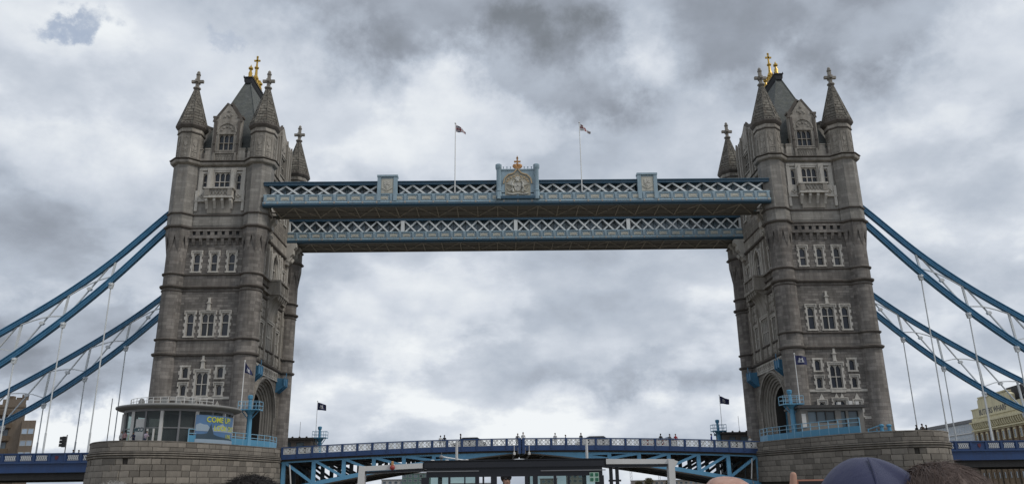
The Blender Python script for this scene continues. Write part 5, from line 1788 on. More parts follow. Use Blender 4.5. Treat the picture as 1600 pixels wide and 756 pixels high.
def paint_body(me, J, bones, cls, mats):
    """one continuous body, coloured by the limb each face belongs to"""
    me.materials.clear()
    for m in mats: me.materials.append(MATS[m])
    B = [(Vector(J[a][0]), Vector(J[b][0]), cls(a, b), max(J[a][1] if not isinstance(J[a][1], tuple) else max(J[a][1]), .02)) for a, b in bones]
    for p in me.polygons:
        c = p.center; best = min(B, key=lambda t: seg_dist(c, t[0], t[1]) / t[3])
        p.material_index = best[2]
    me.polygons.foreach_set('use_smooth', [True] * len(me.polygons))
BONES = [('pelvis', 'spine'), ('spine', 'chest'), ('chest', 'neckb'), ('neckb', 'neck'), ('neck', 'jaw'), ('jaw', 'brow'), ('brow', 'crown'), ('jaw', 'nose')]
for s in 'lr':
    BONES += [('chest', 'sh' + s), ('sh' + s, 'el' + s), ('el' + s, 'wr' + s), ('wr' + s, 'ha' + s), ('pelvis', 'hip' + s), ('hip' + s, 'kn' + s), ('kn' + s, 'an' + s), ('an' + s, 'toe' + s)]
def cls_body(a, b):
    k = {a, b}
    if k & {'jaw', 'brow', 'crown', 'nose', 'neck'}: return 0
    if any(x.startswith('ha') for x in k): return 0
    if any(x[:2] in ('hi', 'kn', 'an', 'to') for x in k if x not in ('pelvis',)): return 2
    return 1
def pose(kind):
    J = {'pelvis': ((0, 0, .95), (.15, .11)), 'spine': ((0, -.01, 1.13), (.14, .10)), 'chest': ((0, -.01, 1.33), (.16, .11)), 'neckb': ((0, .0, 1.47), (.075, .07)), 'neck': ((0, -.01, 1.53), (.055, .058)),
         'jaw': ((0, -.025, 1.60), (.068, .08)), 'brow': ((0, -.015, 1.68), (.078, .098)), 'crown': ((0, .0, 1.755), (.05, .06)), 'nose': ((0, -.125, 1.635), (.014, .014))}
    for s, q in (('l', -1), ('r', 1)):
        J.update({'sh' + s: ((q * .185, 0, 1.42), .062), 'el' + s: ((q * .23, .03, 1.14), .047), 'wr' + s: ((q * .22, -.08, .92), .034), 'ha' + s: ((q * .21, -.12, .84), .036),
                  'hip' + s: ((q * .095, 0, .88), .095), 'kn' + s: ((q * .1, -.02, .50), .066), 'an' + s: ((q * .1, .02, .09), .045), 'toe' + s: ((q * .11, -.13, .045), .038)})
    if kind == 'lean':
        for n in ('spine', 'chest', 'neckb', 'neck', 'jaw', 'brow', 'crown', 'nose', 'shl', 'shr'):
            p, r = J[n]; k = (p[2] - .95) * .35
            J[n] = ((p[0], p[1] - k, p[2] - k * .25), r)
        for s, q in (('l', -1), ('r', 1)):
            J['el' + s] = ((q * .27, -.3, 1.12), .047); J['wr' + s] = ((q * .16, -.44, 1.1), .034); J['ha' + s] = ((q * .1, -.48, 1.12), .036)
    if kind == 'walk':
        J['knl'] = ((-.1, -.18, .53), .066); J['anl'] = ((-.1, -.2, .11), .045); J['toel'] = ((-.1, -.34, .07), .038)
        J['knr'] = ((.1, .12, .5), .066); J['anr'] = ((.1, .36, .16), .045); J['toer'] = ((.1, .3, .04), .038)
        J['wrl'] = ((-.24, .16, .96), .034); J['hal'] = ((-.24, .18, .88), .036); J['wrr'] = ((.23, -.24, 1.0), .034); J['har'] = ((.22, -.3, .95), .036)
    return J
for nm, c in (('skin', (.42, .24, .17)), ('skin_tan', (.30, .165, .11)), ('cloth_black', (.012, .012, .014)), ('cloth_navy', (.012, .017, .05)), ('cloth_white', (.55, .54, .52)), ('cloth_pink', (.45, .26, .26)), ('cloth_orange', (.42, .2, .12)), ('cloth_red', (.32, .02, .025)),
              ('cloth_blue', (.02, .03, .22)), ('cloth_grey', (.12, .12, .13)), ('cloth_lilac', (.36, .30, .38)), ('hair_dark', (.014, .011, .01)), ('hair_brown', (.05, .03, .02)), ('hair_grey', (.33, .32, .30)), ('hair_fair', (.24, .16, .08)), ('jeans', (.03, .045, .085))):
    m_paint(nm, c, .75, .1)
BODY = {}
for kd in ('stand', 'lean', 'walk'):
    J = pose(kd); me = skin_mesh('body', J, BONES, 1); paint_body(me, J, BONES, cls_body, ['skin', 'cloth_black', 'jeans'])
    BODY[kd] = (me, J)
def hair_mesh(J):
    b = Vector(J['brow'][0]); c = Vector(J['crown'][0])
    g = G(); g.ball((b.x, b.y + .022, b.z + .022), .108, 12, 8, (.92, 1.02, 1.0))
    g.v = [(x, y, z) if z > b.z - .03 or y > b.y + .03 else (x, y + .04, max(z, b.z - .04)) for x, y, z in g.v]
    return g.mesh('hair', 'hair_dark', angle=80)
HAIR = {k: hair_mesh(v[1]) for k, v in BODY.items()}
def person(x, y, z, rot, kd, label, mats, hair, h=1.0, group=None):
    o = link('person', BODY[kd][0], None, (x, y, z), (0, 0, R(rot)))
    o.scale = (h, h, h)
    for i, m in enumerate(mats):
        if m:
            o.material_slots[i].link = 'OBJECT'; o.material_slots[i].material = MATS[m]
    ha = link('hair', HAIR[kd], o)
    ha.material_slots[0].link = 'OBJECT'; ha.material_slots[0].material = MATS[hair]
    tag(o, label, 'person', group)
    return o
GB = 'people on the roadway and piers'
def dz(x): return zt(x) - 1.11 if abs(x) < 30.6 else 9.6
LIST = [
    (-10.45, -7.4, 200, 'stand', 'person in pale top walking on left bascule leaf, left of a pair', ('skin', 'cloth_white', 'jeans'), 'hair_dark', .97),
    (-9.95, -7.2, 170, 'stand', 'person in black walking on left bascule leaf, right of a pair', ('skin', 'cloth_black', 'jeans'), 'hair_dark', 1.0),
    (-7.85, -7.4, 100, 'walk', 'dark dressed person alone on left bascule leaf near its middle', ('skin', 'cloth_black', 'cloth_black'), 'hair_dark', 1.05),
    (-.5, -7.5, 10, 'lean', 'person in olive grey leaning at the very middle of the bridge parapet', ('skin', 'cloth_grey', 'jeans'), 'hair_brown', 1.02),
    (.25, -7.5, -10, 'stand', 'person in pale top standing at the middle of the bridge parapet', ('skin', 'cloth_white', 'jeans'), 'hair_dark', 1.07),
    (4.4, -7.4, 160, 'stand', 'dark haired person in pale coat on right bascule leaf near the middle', ('skin', 'cloth_white', 'jeans'), 'hair_dark', 1.0),
    (5.75, -7.3, 90, 'walk', 'short person just showing above parapet right of the middle', ('skin', 'cloth_grey', 'jeans'), 'hair_brown', .88),
    (7.75, -7.4, 20, 'stand', 'person in black with broad shoulders beside the dark car roof', ('skin_tan', 'cloth_black', 'jeans'), 'hair_dark', 1.0),
    (18.1, -7.4, 180, 'walk', 'dark haired person left of the person in red on right leaf', ('skin', 'cloth_black', 'jeans'), 'hair_dark', 1.0),
    (19.3, -7.3, 30, 'stand', 'dark haired person just behind the person in red on right leaf', ('skin', 'cloth_grey', 'jeans'), 'hair_dark', 1.0),
    (20.0, -7.6, 0, 'stand', 'person in bright red jacket on right bascule leaf', ('skin', 'cloth_red', 'jeans'), 'hair_brown', 1.0),
    (24.7, -7.4, 90, 'walk', 'person in long bright blue coat walking near the right tower', ('skin_tan', 'cloth_blue', 'cloth_blue'), 'hair_dark', 1.08),
    (29.7, -7.4, 0, 'stand', 'person in white at right tower end of the parapet', ('skin', 'cloth_white', 'jeans'), 'hair_fair', .98),
]
for x, y, r, kd, lab, mt, ha, h in LIST:
    person(x, y, dz(x), r, kd, lab, mt, ha, h, GB)
for x, y, r, kd, lab, mt, ha, h in [
    (-44.3, -22.9, 30, 'stand', 'person in white shirt by the left pier edge, leftmost of three', ('skin', 'cloth_white', 'cloth_black'), 'hair_fair', .98),
    (-43.75, -23.3, 190, 'stand', 'person in pale shirt and dark bag in middle of three by kiosk', ('skin', 'cloth_pink', 'cloth_black'), 'hair_dark', 1.0),
    (-43.15, -22.9, 150, 'stand', 'person in orange top, right of the three by the kiosk', ('skin', 'cloth_orange', 'jeans'), 'hair_brown', .98),
    (-42.35, -24.2, 0, 'lean', 'person in navy bending near the left end of kiosk glass', ('skin', 'cloth_navy', 'cloth_navy'), 'hair_dark', .9),
    (-41.0, -24.6, 60, 'lean', 'person in lilac leaning before the kiosk glass', ('skin', 'cloth_lilac', 'jeans'), 'hair_brown', .95),
    (-56.9, -8.4, 100, 'stand', 'dark haired person on left side span close to pier', ('skin', 'cloth_black', 'jeans'), 'hair_dark', 1.0),
    (-56.2, -8.4, 80, 'stand', 'second dark haired person on left side span, nearest the pier', ('skin', 'cloth_black', 'jeans'), 'hair_dark', .98),
    (48.0, -14.6, 100, 'stand', 'person in black at outer edge of right pier, leftmost of group', ('skin_tan', 'cloth_black', 'jeans'), 'hair_dark', 1.06),
    (48.6, -14.8, 0, 'stand', 'person in dark brown at outer edge of right pier, middle of group', ('skin_tan', 'hair_brown', 'jeans'), 'hair_dark', 1.12),
    (49.2, -14.6, 80, 'stand', 'person in black at outer edge of right pier, rightmost of group', ('skin', 'cloth_black', 'jeans'), 'hair_dark', 1.05),
    (-32.6, -10.9, 60, 'stand', 'person in white before the left portal arch', ('skin', 'cloth_white', 'cloth_black'), 'hair_dark', .9),
    (-33.4, -11.2, 100, 'stand', 'person in grey before the left portal arch', ('skin', 'cloth_grey', 'jeans'), 'hair_brown', .9),
    (32.1, -12.2, 60, 'lean', 'person in white bending over before the right portal arch', ('skin', 'cloth_white', 'cloth_white'), 'hair_fair', .95)]:
    person(x, y, 8.76 if x < -52 else (9.95 if abs(x) > 47 else (DECK + .45 if x < -40 else DECK)), r, kd, lab, mt, ha, h, GB)

# ------------------------------------------------------------------ vehicles on the roadway
def car(x, y, z, rot, label, paint, van=False, group=None):
    c = thing('parked_car' if not van else 'ambulance_van', label, 'car' if not van else 'van', (x, y, z), group, R(rot))
    prof = [(-2.2, .35), (2.2, .35), (2.25, .75), (1.5, .95), (.75, 1.5), (-1.2, 1.52), (-1.95, 1.0), (-2.25, .9)] if not van else [(-2.9, .4), (2.9, .4), (2.9, 1.1), (2.2, 1.4), (1.7, 2.3), (1.5, 2.42), (-2.9, 2.42)]
    w2 = .88 if not van else 1.0
    g = G(); g.prism(prof, -w2, w2, 1)
    g.build('body', paint, c, org=(0, 0, 0))
    gl = [(1.35, .98), (.72, 1.44), (-1.15, 1.46), (-1.8, 1.02)] if not van else [(2.1, 1.45), (1.72, 2.2), (.9, 2.2), (.9, 1.45)]
    G().prism(gl, -w2 - .012, w2 + .012, 1).build('side_window', 'window_glass', c, org=(0, 0, 0))
    for sx in (-1, 1):
        for sy in (-1, 1):
            X = sx * (1.35 if not van else 1.9)
            g = G(); g.prism([(X + .34 * math.cos(k * PI / 8), .34 + .34 * math.sin(k * PI / 8)) for k in range(16)], sy * w2 - .1, sy * w2 + .1, 1)
            g.build('wheel', 'black_plastic', c, org=(0, 0, 0))
    if van:
        for (a, b, cc, d, m) in ((-2.7, .7, 1.5, 1.85, 'red_lamp'), (-2.7, .7, 2.0, 2.2, 'red_lamp')):
            G().box(a, b, -w2 - .02, -w2, cc, d).build('livery_stripe', m, c, org=(0, 0, 0))
        G().box(.9, 1.4, -.7, .7, 2.42, 2.58).build('light_bar', 'poster_sky', c, org=(0, 0, 0))
    return c
car(-6.9, -4.6, zt(-6.9) - 1.1, 178, 'dark car with only its roof above the parapet, left of the middle', 'cloth_grey', group='cars crossing the bridge')
car(9.7, -4.6, zt(9.7) - 1.1, 184, 'dark car with only its roof above the parapet, right of the middle', 'cloth_grey', group='cars crossing the bridge')
car(19.9, 2.2, zt(19.9) - 1.75, 3, 'white van with red stripes crossing behind the person in red', 'white_paint', True)

# ------------------------------------------------------------------ buildings
m_stone('hotel_concrete', (.19, .152, .118), (.25, .205, .16), None, stain=.4, stain_c=(.10, .075, .055))
m_stone('hotel_dark', (.13, .10, .072), (.16, .125, .09), None, stain=.4, stain_c=(.06, .05, .04))
m_stone('yellow_render', (.66, .60, .40), (.73, .67, .46), None, stain=.45, stain_c=(.26, .225, .14))
m_stone('stock_brick', (.21, .15, .095), (.28, .21, .14), (.14, .11, .08), .5, .17, .02, .4, stain_c=(.09, .07, .05))
m_stone('grey_brick', (.12, .095, .07), (.17, .14, .105), (.08, .065, .05), .5, .17, .02, .4)
m_paint('pale_render', (.50, .55, .60), .8, .3)
m_paint('mansard_slate', (.03, .031, .035), .9, .2)
m_glass('far_glass', (.05, .06, .065), .15, .9)
m_glass('hotel_glass', (.22, .26, .30), .12, .6)
m_paint('far_green', (.10, .17, .15), .7, .2); m_paint('far_tan', (.26, .22, .18), .7, .2); m_paint('far_pale', (.45, .45, .43), .7, .2)

def facade_windows(parent, T, hs, zs, w_, h_, gm='far_glass', fm='boat_white', proud=.06, arch=False, split=1):
    for z in zs:
        for h in hs:
            f = G(T)
            f.box(h - w_ / 2 - .12, h - w_ / 2, 0, proud, z - .12, z + h_ + .12); f.box(h + w_ / 2, h + w_ / 2 + .12, 0, proud, z - .12, z + h_ + .12)
            f.box(h - w_ / 2, h + w_ / 2, 0, proud, z - .14, z); f.box(h - w_ / 2, h + w_ / 2, 0, proud, z + h_, z + h_ + .14)
            if arch: f.prism([(h - w_ / 2 - .1, z + h_ + .14), (h + w_ / 2 + .1, z + h_ + .14), (h + w_ * .3, z + h_ + .5), (h - w_ * .3, z + h_ + .5)], 0, proud, 1)
            wo = f.build('window', fm, parent)
            for k in range(split):
                a = h - w_ / 2 + w_ * k / split
                G(T).box(a + .02, a + w_ / split - .02, -.05, .02, z, z + h_).build('pane', gm, wo)

# brown concrete hotel at the left
hot = thing('hotel_block', 'brown concrete hotel with stepped blocks behind the left chains', 'building', (-150, 135, 4))
def boxp(par, n, m, *b): return G().box(*b).build(n, m, par)
G().prism([(-168, 130), (-145.1, 130), (-152.5, 143), (-175, 143)], 0, 31.3, 2).build('tall_block', 'hotel_concrete', hot)
G().prism([(-152.6, 130.6), (-145.6, 130.6), (-152.0, 141), (-158, 141)], 31.3, 32.9, 2).build('roof_block', 'hotel_concrete', hot)
G().prism([(-144.6, 128.5), (-140.5, 128.5), (-147.6, 141), (-151.6, 141)], 0, 26.4, 2).build('low_block', 'hotel_concrete', hot)
G().prism([(-145.4, 129.6), (-144.2, 129.6), (-151, 141), (-152.2, 141)], 0, 26.3, 2).build('link_block', 'hotel_dark', hot)
TH = lambda h, d, z: (h, 128.5 - d, z)
facade_windows(hot, TH, (-143.45, -141.6), (12.6, 15.9, 19.2, 22.6), 1.45, 1.3, 'hotel_glass', 'far_pale', split=1)
TH2 = lambda h, d, z: (h, 130 - d, z)
for z in (9.5, 13.2, 16.9, 20.6, 24.3, 28.0):
    boxp(hot, 'bay', 'hotel_dark', -157.5, -148.4, 128.6, 130.1, z + .1, z + 1.5)
facade_windows(hot, TH2, (-156, -153.2, -150.4), (11.1, 14.8, 18.5, 22.2, 25.9), 2.3, 1.7, 'far_glass', 'dark_steel', split=2)
boxp(hot, 'ledge', 'hotel_dark', -168, -145.1, 129.9, 130.0, 30.2, 30.6)
for x, h in ((-151.5, 1.2), (-149.2, .7), (-147.6, 1.6)):
    boxp(hot, 'roof_plant', 'hotel_dark', x - .6, x + .6, 132.5, 134, 32.9, 32.9 + h)

# yellow fronted wharf warehouse along the right bank
WA, WB = Vector((134.0, 85.0)), Vector((145.5, 141.0))
wt = (WA - WB).normalized(); wn2 = Vector((wt.y, -wt.x))
if wn2.x > 0: wn2 = -wn2
def WH(h, d, z): return (WB.x + wt.x * h + wn2.x * d, WB.y + wt.y * h + wn2.y * d, z)
wh = thing('wharf_warehouse', 'yellow fronted riverside warehouse lettered BUTLERS WHARF above brown brick', 'building', (140, 110, 3))
G(WH).box(1.0, 57, -18, 0, 0, 19.8).build('brick_wall', 'stock_brick', wh)
G(WH).box(1.0, 57, -18, .05, 19.8, 24.2).build('upper_wall', 'yellow_render', wh)
G(WH).box(.6, 57.4, -18, .9, 22.5, 23.0).build('cornice', 'yellow_render', wh)
G(WH).box(.8, 57.2, -18, .6, 20.2, 20.55).build('string_course', 'yellow_render', wh)
for k in range(26):
    h = 2.0 + k * 1.6
    G(WH).prism([(.05, 20.7), (.35, 20.9), (.7, 21.9), (.75, 22.5), (.05, 22.5)], h - .32, h + .32, 0).build('corbel', 'yellow_render', wh)
    ap = [(h + .8 + x, 21.9 + y) for x, y in arch_pts(.47, .5, 4, False)]
    G(WH).prism([(h + .33, 20.7)] + ap + [(2 * (h + .8) - x, y) for x, y in ap[-2::-1]] + [(h + 1.27, 20.7)], .05, .08, 1).build('blind_arch', 'grey_brick', wh)
att = G(WH).prism([(2.6, 24.2), (40, 24.2), (40, 26.5), (33, 26.5), (33, 28.6), (31, 29.3), (26, 29.6), (10, 29.6), (8.5, 29.0), (8.5, 26.5), (2.6, 26.5)], -1.2, .15, 1).build('attic_sign', 'yellow_render', wh)
G(WH).box(7.0, 36, -1.0, .3, 24.0, 24.3).build('sign_ledge', 'yellow_render', wh)
G(WH).box(9.5, 31, -1.3, .35, 29.5, 29.9).build('attic_coping', 'yellow_render', wh)
G(WH).box(2.3, 8.7, -1.3, .3, 26.5, 26.8).build('attic_coping', 'yellow_render', wh)
vs, fs = text_verts('BUTLERS WHARF', 2.25, .03, .03)
wmax = max(v[0] for v in vs)
g = G(WH); g.add([(8.4 + x / wmax * 21.2, .17 + z, 24.68 + y) for x, y, z in vs], fs)
g.build('sign_lettering', 'black_plastic', wh, smooth=False)
G(WH).prism([(-2.5, 24.2), (-3.5, 31.2), (-9, 32.2), (-18, 32.2), (-18, 24.2)], 22, 57, 0).build('mansard_roof', 'mansard_slate', wh)
G(WH).prism([(-2.5, 24.2), (-6, 28.0), (-18, 28.0), (-18, 24.2)], 1.5, 22, 0).build('mansard_roof', 'mansard_slate', wh)
for k in range(5):
    h = 34 + k * 3
    G(WH).box(h - .9, h + .9, -3.2, -2.2, 25.5, 28.5).build('dormer', 'mansard_slate', wh)
    G(WH).box(h - .6, h + .6, -2.18, -2.12, 25.9, 28.1).build('dormer_pane', 'far_glass', wh)
facade_windows(wh, WH, [3.2 + 4.1 * k for k in range(10)], (16.9,), 1.5, 2.2, 'far_glass', 'yellow_render', .12, True)
facade_windows(wh, WH, [3.2 + 4.1 * k for k in range(10)], (6.2, 9.6, 13.2), 1.3, 1.7, 'far_glass', 'stock_brick', .12, True)
for k in range(9):
    h = 5.25 + 4.1 * k
    G(WH).box(h - .3, h + .3, 0, .35, 0, 19.8).build('pilaster', 'stock_brick' if k % 3 else 'grey_brick', wh)
# further warehouses beyond it
WC = Vector((146.5, 143.0)); w2t = Vector((-0.12, -0.993)); w2n = Vector((-0.993, 0.12))
def W2(h, d, z): return (WC.x - w2t.x * h + w2n.x * d, WC.y - w2t.y * h + w2n.y * d, z)
w2 = thing('riverside_terrace', 'pale blue and white riverside houses with dark roofs left of the yellow warehouse', 'building', (148, 165, 3))
G(W2).box(0, 60, -14, 0, 0, 15.5).build('brick_wall', 'grey_brick', w2)
G(W2).box(0, 60, -14, .03, 15.5, 23.2).build('upper_wall', 'pale_render', w2)
G(W2).prism([(.4, 23.2), (-4, 24.9), (-9, 24.9), (-14.4, 23.2)], 0, 60, 0).build('roof', 'mansard_slate', w2)
G(W2).box(-.1, 60.1, 0, .35, 20.0, 20.3).build('balcony', 'boat_white', w2)
facade_windows(w2, W2, [2.5 + 4 * k for k in range(14)], (17.0, 20.8), 2.0, 1.8, 'far_glass', 'boat_white', .1)
facade_windows(w2, W2, [2.5 + 4 * k for k in range(14)], (6.0, 9.2, 12.4), 1.3, 1.5, 'far_glass', 'stock_brick', .1)

# low far blocks seen below the bascules
for (x, y, w_, d_, h, m, lab) in ((-67, 500, 20, 15, 17.2, 'far_green', 'far green glazed block seen under the left leaf'), (-84, 520, 22, 15, 13.0, 'far_pale', 'far pale low block seen under the left leaf'),
                                  (34, 540, 13, 12, 12.4, 'far_tan', 'far brown block seen through cabin window, left of two'), (53, 520, 12, 12, 15.6, 'far_tan', 'far taller brown block seen through cabin window, right of two'),
                                  (-30, 640, 40, 20, 10.5, 'far_pale', 'far pale block low on the horizon near the pilot'), (135, 560, 60, 20, 10.2, 'far_tan', 'far brown terrace low under the right leaf')):
    b = thing('far_block', lab, 'building', (x, y, 3), 'low buildings on the far bank')
    G().box(x - w_ / 2, x + w_ / 2, y, y + d_, 0, h).build('wall', m, b)
    G().box(x - w_ / 2 - .4, x + w_ / 2 + .4, y - .4, y + d_ + .4, h, h + .6).build('roof', 'grey_roof', b)
    T_ = lambda a, d, z, x=x, y=y: (x + a, y - d, z)
    n = max(2, int(w_ / 4)); fl = max(1, int((h - 5) / 3.2))
    facade_windows(b, T_, [-w_ / 2 + w_ * (k + .5) / n for k in range(n)], [h - 2.6 - 3.2 * k for k in range(fl)], 2.2, 1.6, 'far_glass', 'far_pale', .1)
# far cranes
for (x, zt_, lab) in ((93, 20.5, 'thin far crane mast under the right leaf, left one'), (114, 14.0, 'thin far crane mast under the right leaf, right one')):
    c = thing('far_crane', lab, 'crane', (x, 500, 3), 'cranes on the far bank')
    g = G()
    for s in (-.7, .7): g.tube([(x + s, 500, 2), (x + s, 500, zt_)], .12, 5)
    for k in range(8):
        z = 3 + k * (zt_ - 3) / 8; g.tube([(x - .7, 500, z), (x + .7, 500, z + (zt_ - 3) / 8)], .07, 4)
    g.build('mast', 'steel_grey', c)
    G().tube([(x - 2, 500, zt_), (x + 6, 500, zt_ + .5)], .15, 5).build('jib', 'steel_grey', c)

# banks
struct(G().box(-900, -134, -400, 900, -1, 4.6).build('north_bank', 'granite_plain'))
struct(G().box(152, 900, -400, 900, -1, 4.6).build('south_bank', 'granite_plain'))
struct(G().box(134, 152, -400, 84, -1, 4.6).build('south_quay', 'granite_plain'))
struct(G().box(-900, 900, 480, 1500, -1, 4.4).build('far_bank', 'granite_plain'))

# trees on the far bank: trunk with limbs, leaf clumps spread through the crown
m_paint('bark', (.05, .04, .03), .9, .1)
ml, ntl, bl = new_mat('leaf')
geo = nd(ntl, 'ShaderNodeNewGeometry')
cl = ramp(ntl, geo.outputs['Random Per Island'], [(0, (.05, .055, .025)), (.5, (.09, .075, .035)), (1, (.12, .10, .05))])
ntl.links.new(cl, bl.inputs['Base Color']); bl.inputs['Roughness'].default_value = .7
def tree(x, y, z, h, r, label, seed):
    rd = random.Random(seed)
    t = thing('tree', label, 'tree', (x, y, z), 'trees on the far bank')
    g = G(); g.tube([(x, y, z), (x + .2, y, z + h * .4), (x, y, z + h * .75)], [.45, .32, .12], 7)
    for k in range(7):
        a = rd.uniform(0, 2 * PI); zz = z + h * rd.uniform(.35, .65)
        g.tube([(x, y, zz), (x + r * .7 * math.cos(a), y + r * .7 * math.sin(a), zz + h * .2)], [.14, .05], 5)
    g.build('trunk', 'bark', t)
    g = G()
    for k in range(1500):
        a = rd.uniform(0, 2 * PI); u = rd.uniform(-1, 1); q = rd.random() ** .4
        lob = 1 + .25 * math.sin(3 * a + seed) + .2 * math.sin(5 * u * 3 + a)
        c = Vector((x + r * q * lob * math.cos(a) * math.sqrt(1 - u * u), y + r * q * lob * math.sin(a) * math.sqrt(1 - u * u), z + h * .62 + h * .36 * q * u))
        e1 = Vector((rd.gauss(0, 1), rd.gauss(0, 1), rd.gauss(0, 1))).normalized() * .35; e2 = e1.cross(Vector((rd.gauss(0, 1), rd.gauss(0, 1), rd.gauss(0, 1)))).normalized() * .22
        g.add([tuple(c - e1), tuple(c + e2), tuple(c + e1), tuple(c - e2)], [(0, 1, 2, 3)])
    g.build('crown', ml, t, smooth=False)
tree(106, 500, 4.4, 7.8, 3.4, 'brown leaved far tree between the two crane masts', 1)
tree(99, 506, 4.4, 5.6, 2.6, 'small brown leaved far tree left of the crane masts', 2)
tree(122, 503, 4.4, 6.2, 3.0, 'brown leaved far tree right of the crane masts', 3)

# ------------------------------------------------------------------ the excursion boat in the foreground
BX, BD = -2.25, 3.62
boat = thing('excursion_boat', 'excursion boat with white gantry and black wheelhouse in the foreground', 'boat', (BX, -108, 0))
def hull_ring(y):
    t = (y + 128) / 44.0
    w_ = 3.1 * (1 - max(0, (t - .72) / .28) ** 2.2)
    return max(w_, .05)
ys = [-128 + 44 * k / 22 for k in range(23)]
g = G()
g.sweep([[(BX - hull_ring(y) * .8, y, -.6), (BX + hull_ring(y) * .8, y, -.6), (BX + hull_ring(y), y, 2.2), (BX + hull_ring(y), y, BD - .02), (BX - hull_ring(y), y, BD - .02), (BX - hull_ring(y), y, 2.2)] for y in ys])
g.build('hull', 'boat_white', boat)
g = G(); g.sweep([[(BX - hull_ring(y) + .05, y, BD - .02), (BX + hull_ring(y) - .05, y, BD - .02), (BX + hull_ring(y) - .05, y, BD), (BX - hull_ring(y) + .05, y, BD)] for y in ys if y < -86])
g.build('deck', 'steel_grey', boat)
WY = -99.5
# wheelhouse: rear screen with windows, roof with black fascia
RX0, RX1 = -3.73, -.78
g = G(); g.box(RX0, RX1, WY - .02, WY + 3.0, 5.33, 5.45); wr = g.build('wheelhouse_roof', 'boat_black', boat)
g = G(); g.box(RX0 + .02, RX1 - .02, WY - .05, WY - .021, 5.345, 5.43); g.box(RX0 - .05, RX1 + .05, WY - .06, WY + 3.05, 5.451, 5.465); g.build('roof_fascia', 'boat_black', wr)
g = G(); g.box(RX0 + .05, RX1 - .05, WY, WY + .06, 5.20, 5.33); g.build('header', 'boat_black', boat)
G().box(RX0, RX0 + .9, WY - .03, WY, 5.285, 5.30).build('gutter', 'steel_grey', boat)
G().box(RX1 - 1.05, RX1, WY - .03, WY, 5.275, 5.29).build('gutter', 'steel_grey', boat)
posts = [(-3.70, .12), (-3.31, .035), (-3.06, .02), (-2.86, .06), (-2.76, .03), (-2.59, .1), (-2.06, .06), (-1.92, .08), (-1.60, .05), (-1.38, .035), (-.88, .14)]
for x, w_ in posts:
    G().box(x - w_ / 2, x + w_ / 2, WY, WY + .06, BD, 5.20).build('window_post', 'boat_black', boat)
for (a, b) in ((-3.64, -3.33), (-3.29, -3.07), (-3.05, -2.89), (-2.03, -1.96), (-1.88, -1.63), (-1.57, -1.40), (-1.36, -.95)):
    G().box(a, b, WY + .02, WY + .03, 4.4, 5.20).build('window_pane', 'boat_glass', boat)
G().box(RX0, RX1, WY, WY + .05, BD, 4.4)
for (a, b) in ((RX0, -2.64), (-2.09, RX1)):
    G().box(a, b, WY, WY + .05, BD, 4.4).build('lower_panel', 'boat_black', boat)
# front screen
for x in (-3.68, -2.95, -1.95, -.84):
    G().box(x - .04, x + .04, WY + 2.9, WY + 2.97, BD, 5.33).build('window_post', 'boat_black', boat)
G().box(RX0, RX1, WY + 2.9, WY + 2.96, BD, 4.5).build('lower_panel', 'boat_black', boat)
for s in (RX0 + .03, RX1 - .03):
    G().box(s - .03, s + .03, WY + .06, WY + 2.9, BD, 4.5).build('lower_panel', 'boat_black', boat)
# white gantry either side
G().prism([(-4.83, BD), (-4.72, BD), (-4.66, 5.37), (-4.76, 5.40)], WY - .08, WY + .1, 1).build('gantry_post', 'boat_white', boat)
G().prism([(-4.75, 5.31), (-4.75, 5.385), (-3.74, 5.425), (-3.74, 5.345)], WY - .07, WY + .09, 1).build('gantry_beam', 'boat_white', boat)
G().prism([(-4.68, 5.27), (-4.68, 5.305), (-3.74, 5.34), (-3.74, 5.30)], WY - .03, WY + .2, 1).build('gantry_shade', 'boat_black', boat)
G().prism([(-.77, 5.37), (-.77, 5.452), (.30, 5.435), (.30, 5.362)], WY - .07, WY + .09, 1).build('gantry_beam', 'boat_white', boat)
G().prism([(-.77, 5.32), (-.77, 5.366), (.22, 5.358), (.22, 5.32)], WY - .03, WY + .2, 1).build('gantry_shade', 'boat_black', boat)
G().prism([(.215, BD), (.31, BD), (.335, 5.43), (.235, 5.44)], WY - .1, WY + .08, 1).build('gantry_post', 'boat_white', boat)
G().prism([(.336, 5.43), (.42, 5.40), (.336, 5.28)], WY + .02, WY + .1, 1).build('gantry_bracket', 'boat_white', boat)
for a in (-.58, -.68):
    G().tube([(a, WY + .1, BD), (a, WY + .1, 5.34)], .03, 8).build('grab_pole', 'boat_black', boat)
G().box(-.72, -.52, WY + .08, WY + .14, 5.1, 5.13).build('grab_rail', 'boat_black', boat)
# two thin white masts and slanting boom on the roof, red lamp, searchlight
for x, z in ((-3.21, 5.76), (-1.04, 5.785)):
    G().tube([(x, WY + .3, 5.45), (x, WY + .3, z)], .022, 8).build('roof_mast', 'boat_white', boat)
G().tube([(-3.5, WY + .5, 5.545), (-2.95, WY + .5, 5.455)], .013, 6).build('boom', 'white_paint', boat)
g = G(); g.ball((-3.47, WY + .4, 5.53), .035, 10, 6); g.tube([(-3.47, WY + .4, 5.46), (-3.47, WY + .4, 5.5)], .02, 6); g.tube([(-3.47, WY + .4, 5.55), (-3.47, WY + .4, 5.61)], .004, 5)
g.build('searchlight', 'steel_grey', boat)
for x in (-3.62, -3.38, -3.05):
    G().ball((x, WY + .45, 5.465), .04, 8, 5, (1.3, 1, .7)).build('roof_fender', 'white_paint', boat)
G().ball((-4.22, WY - .1, 5.36), .042, 10, 6).build('port_lamp', 'red_lamp', boat)
G().lathe(-4.22, WY - .1, [(.022, 5.395), (.022, 5.45), (.012, 5.46)], 8).build('port_lamp_cap', 'copper_gold', boat)
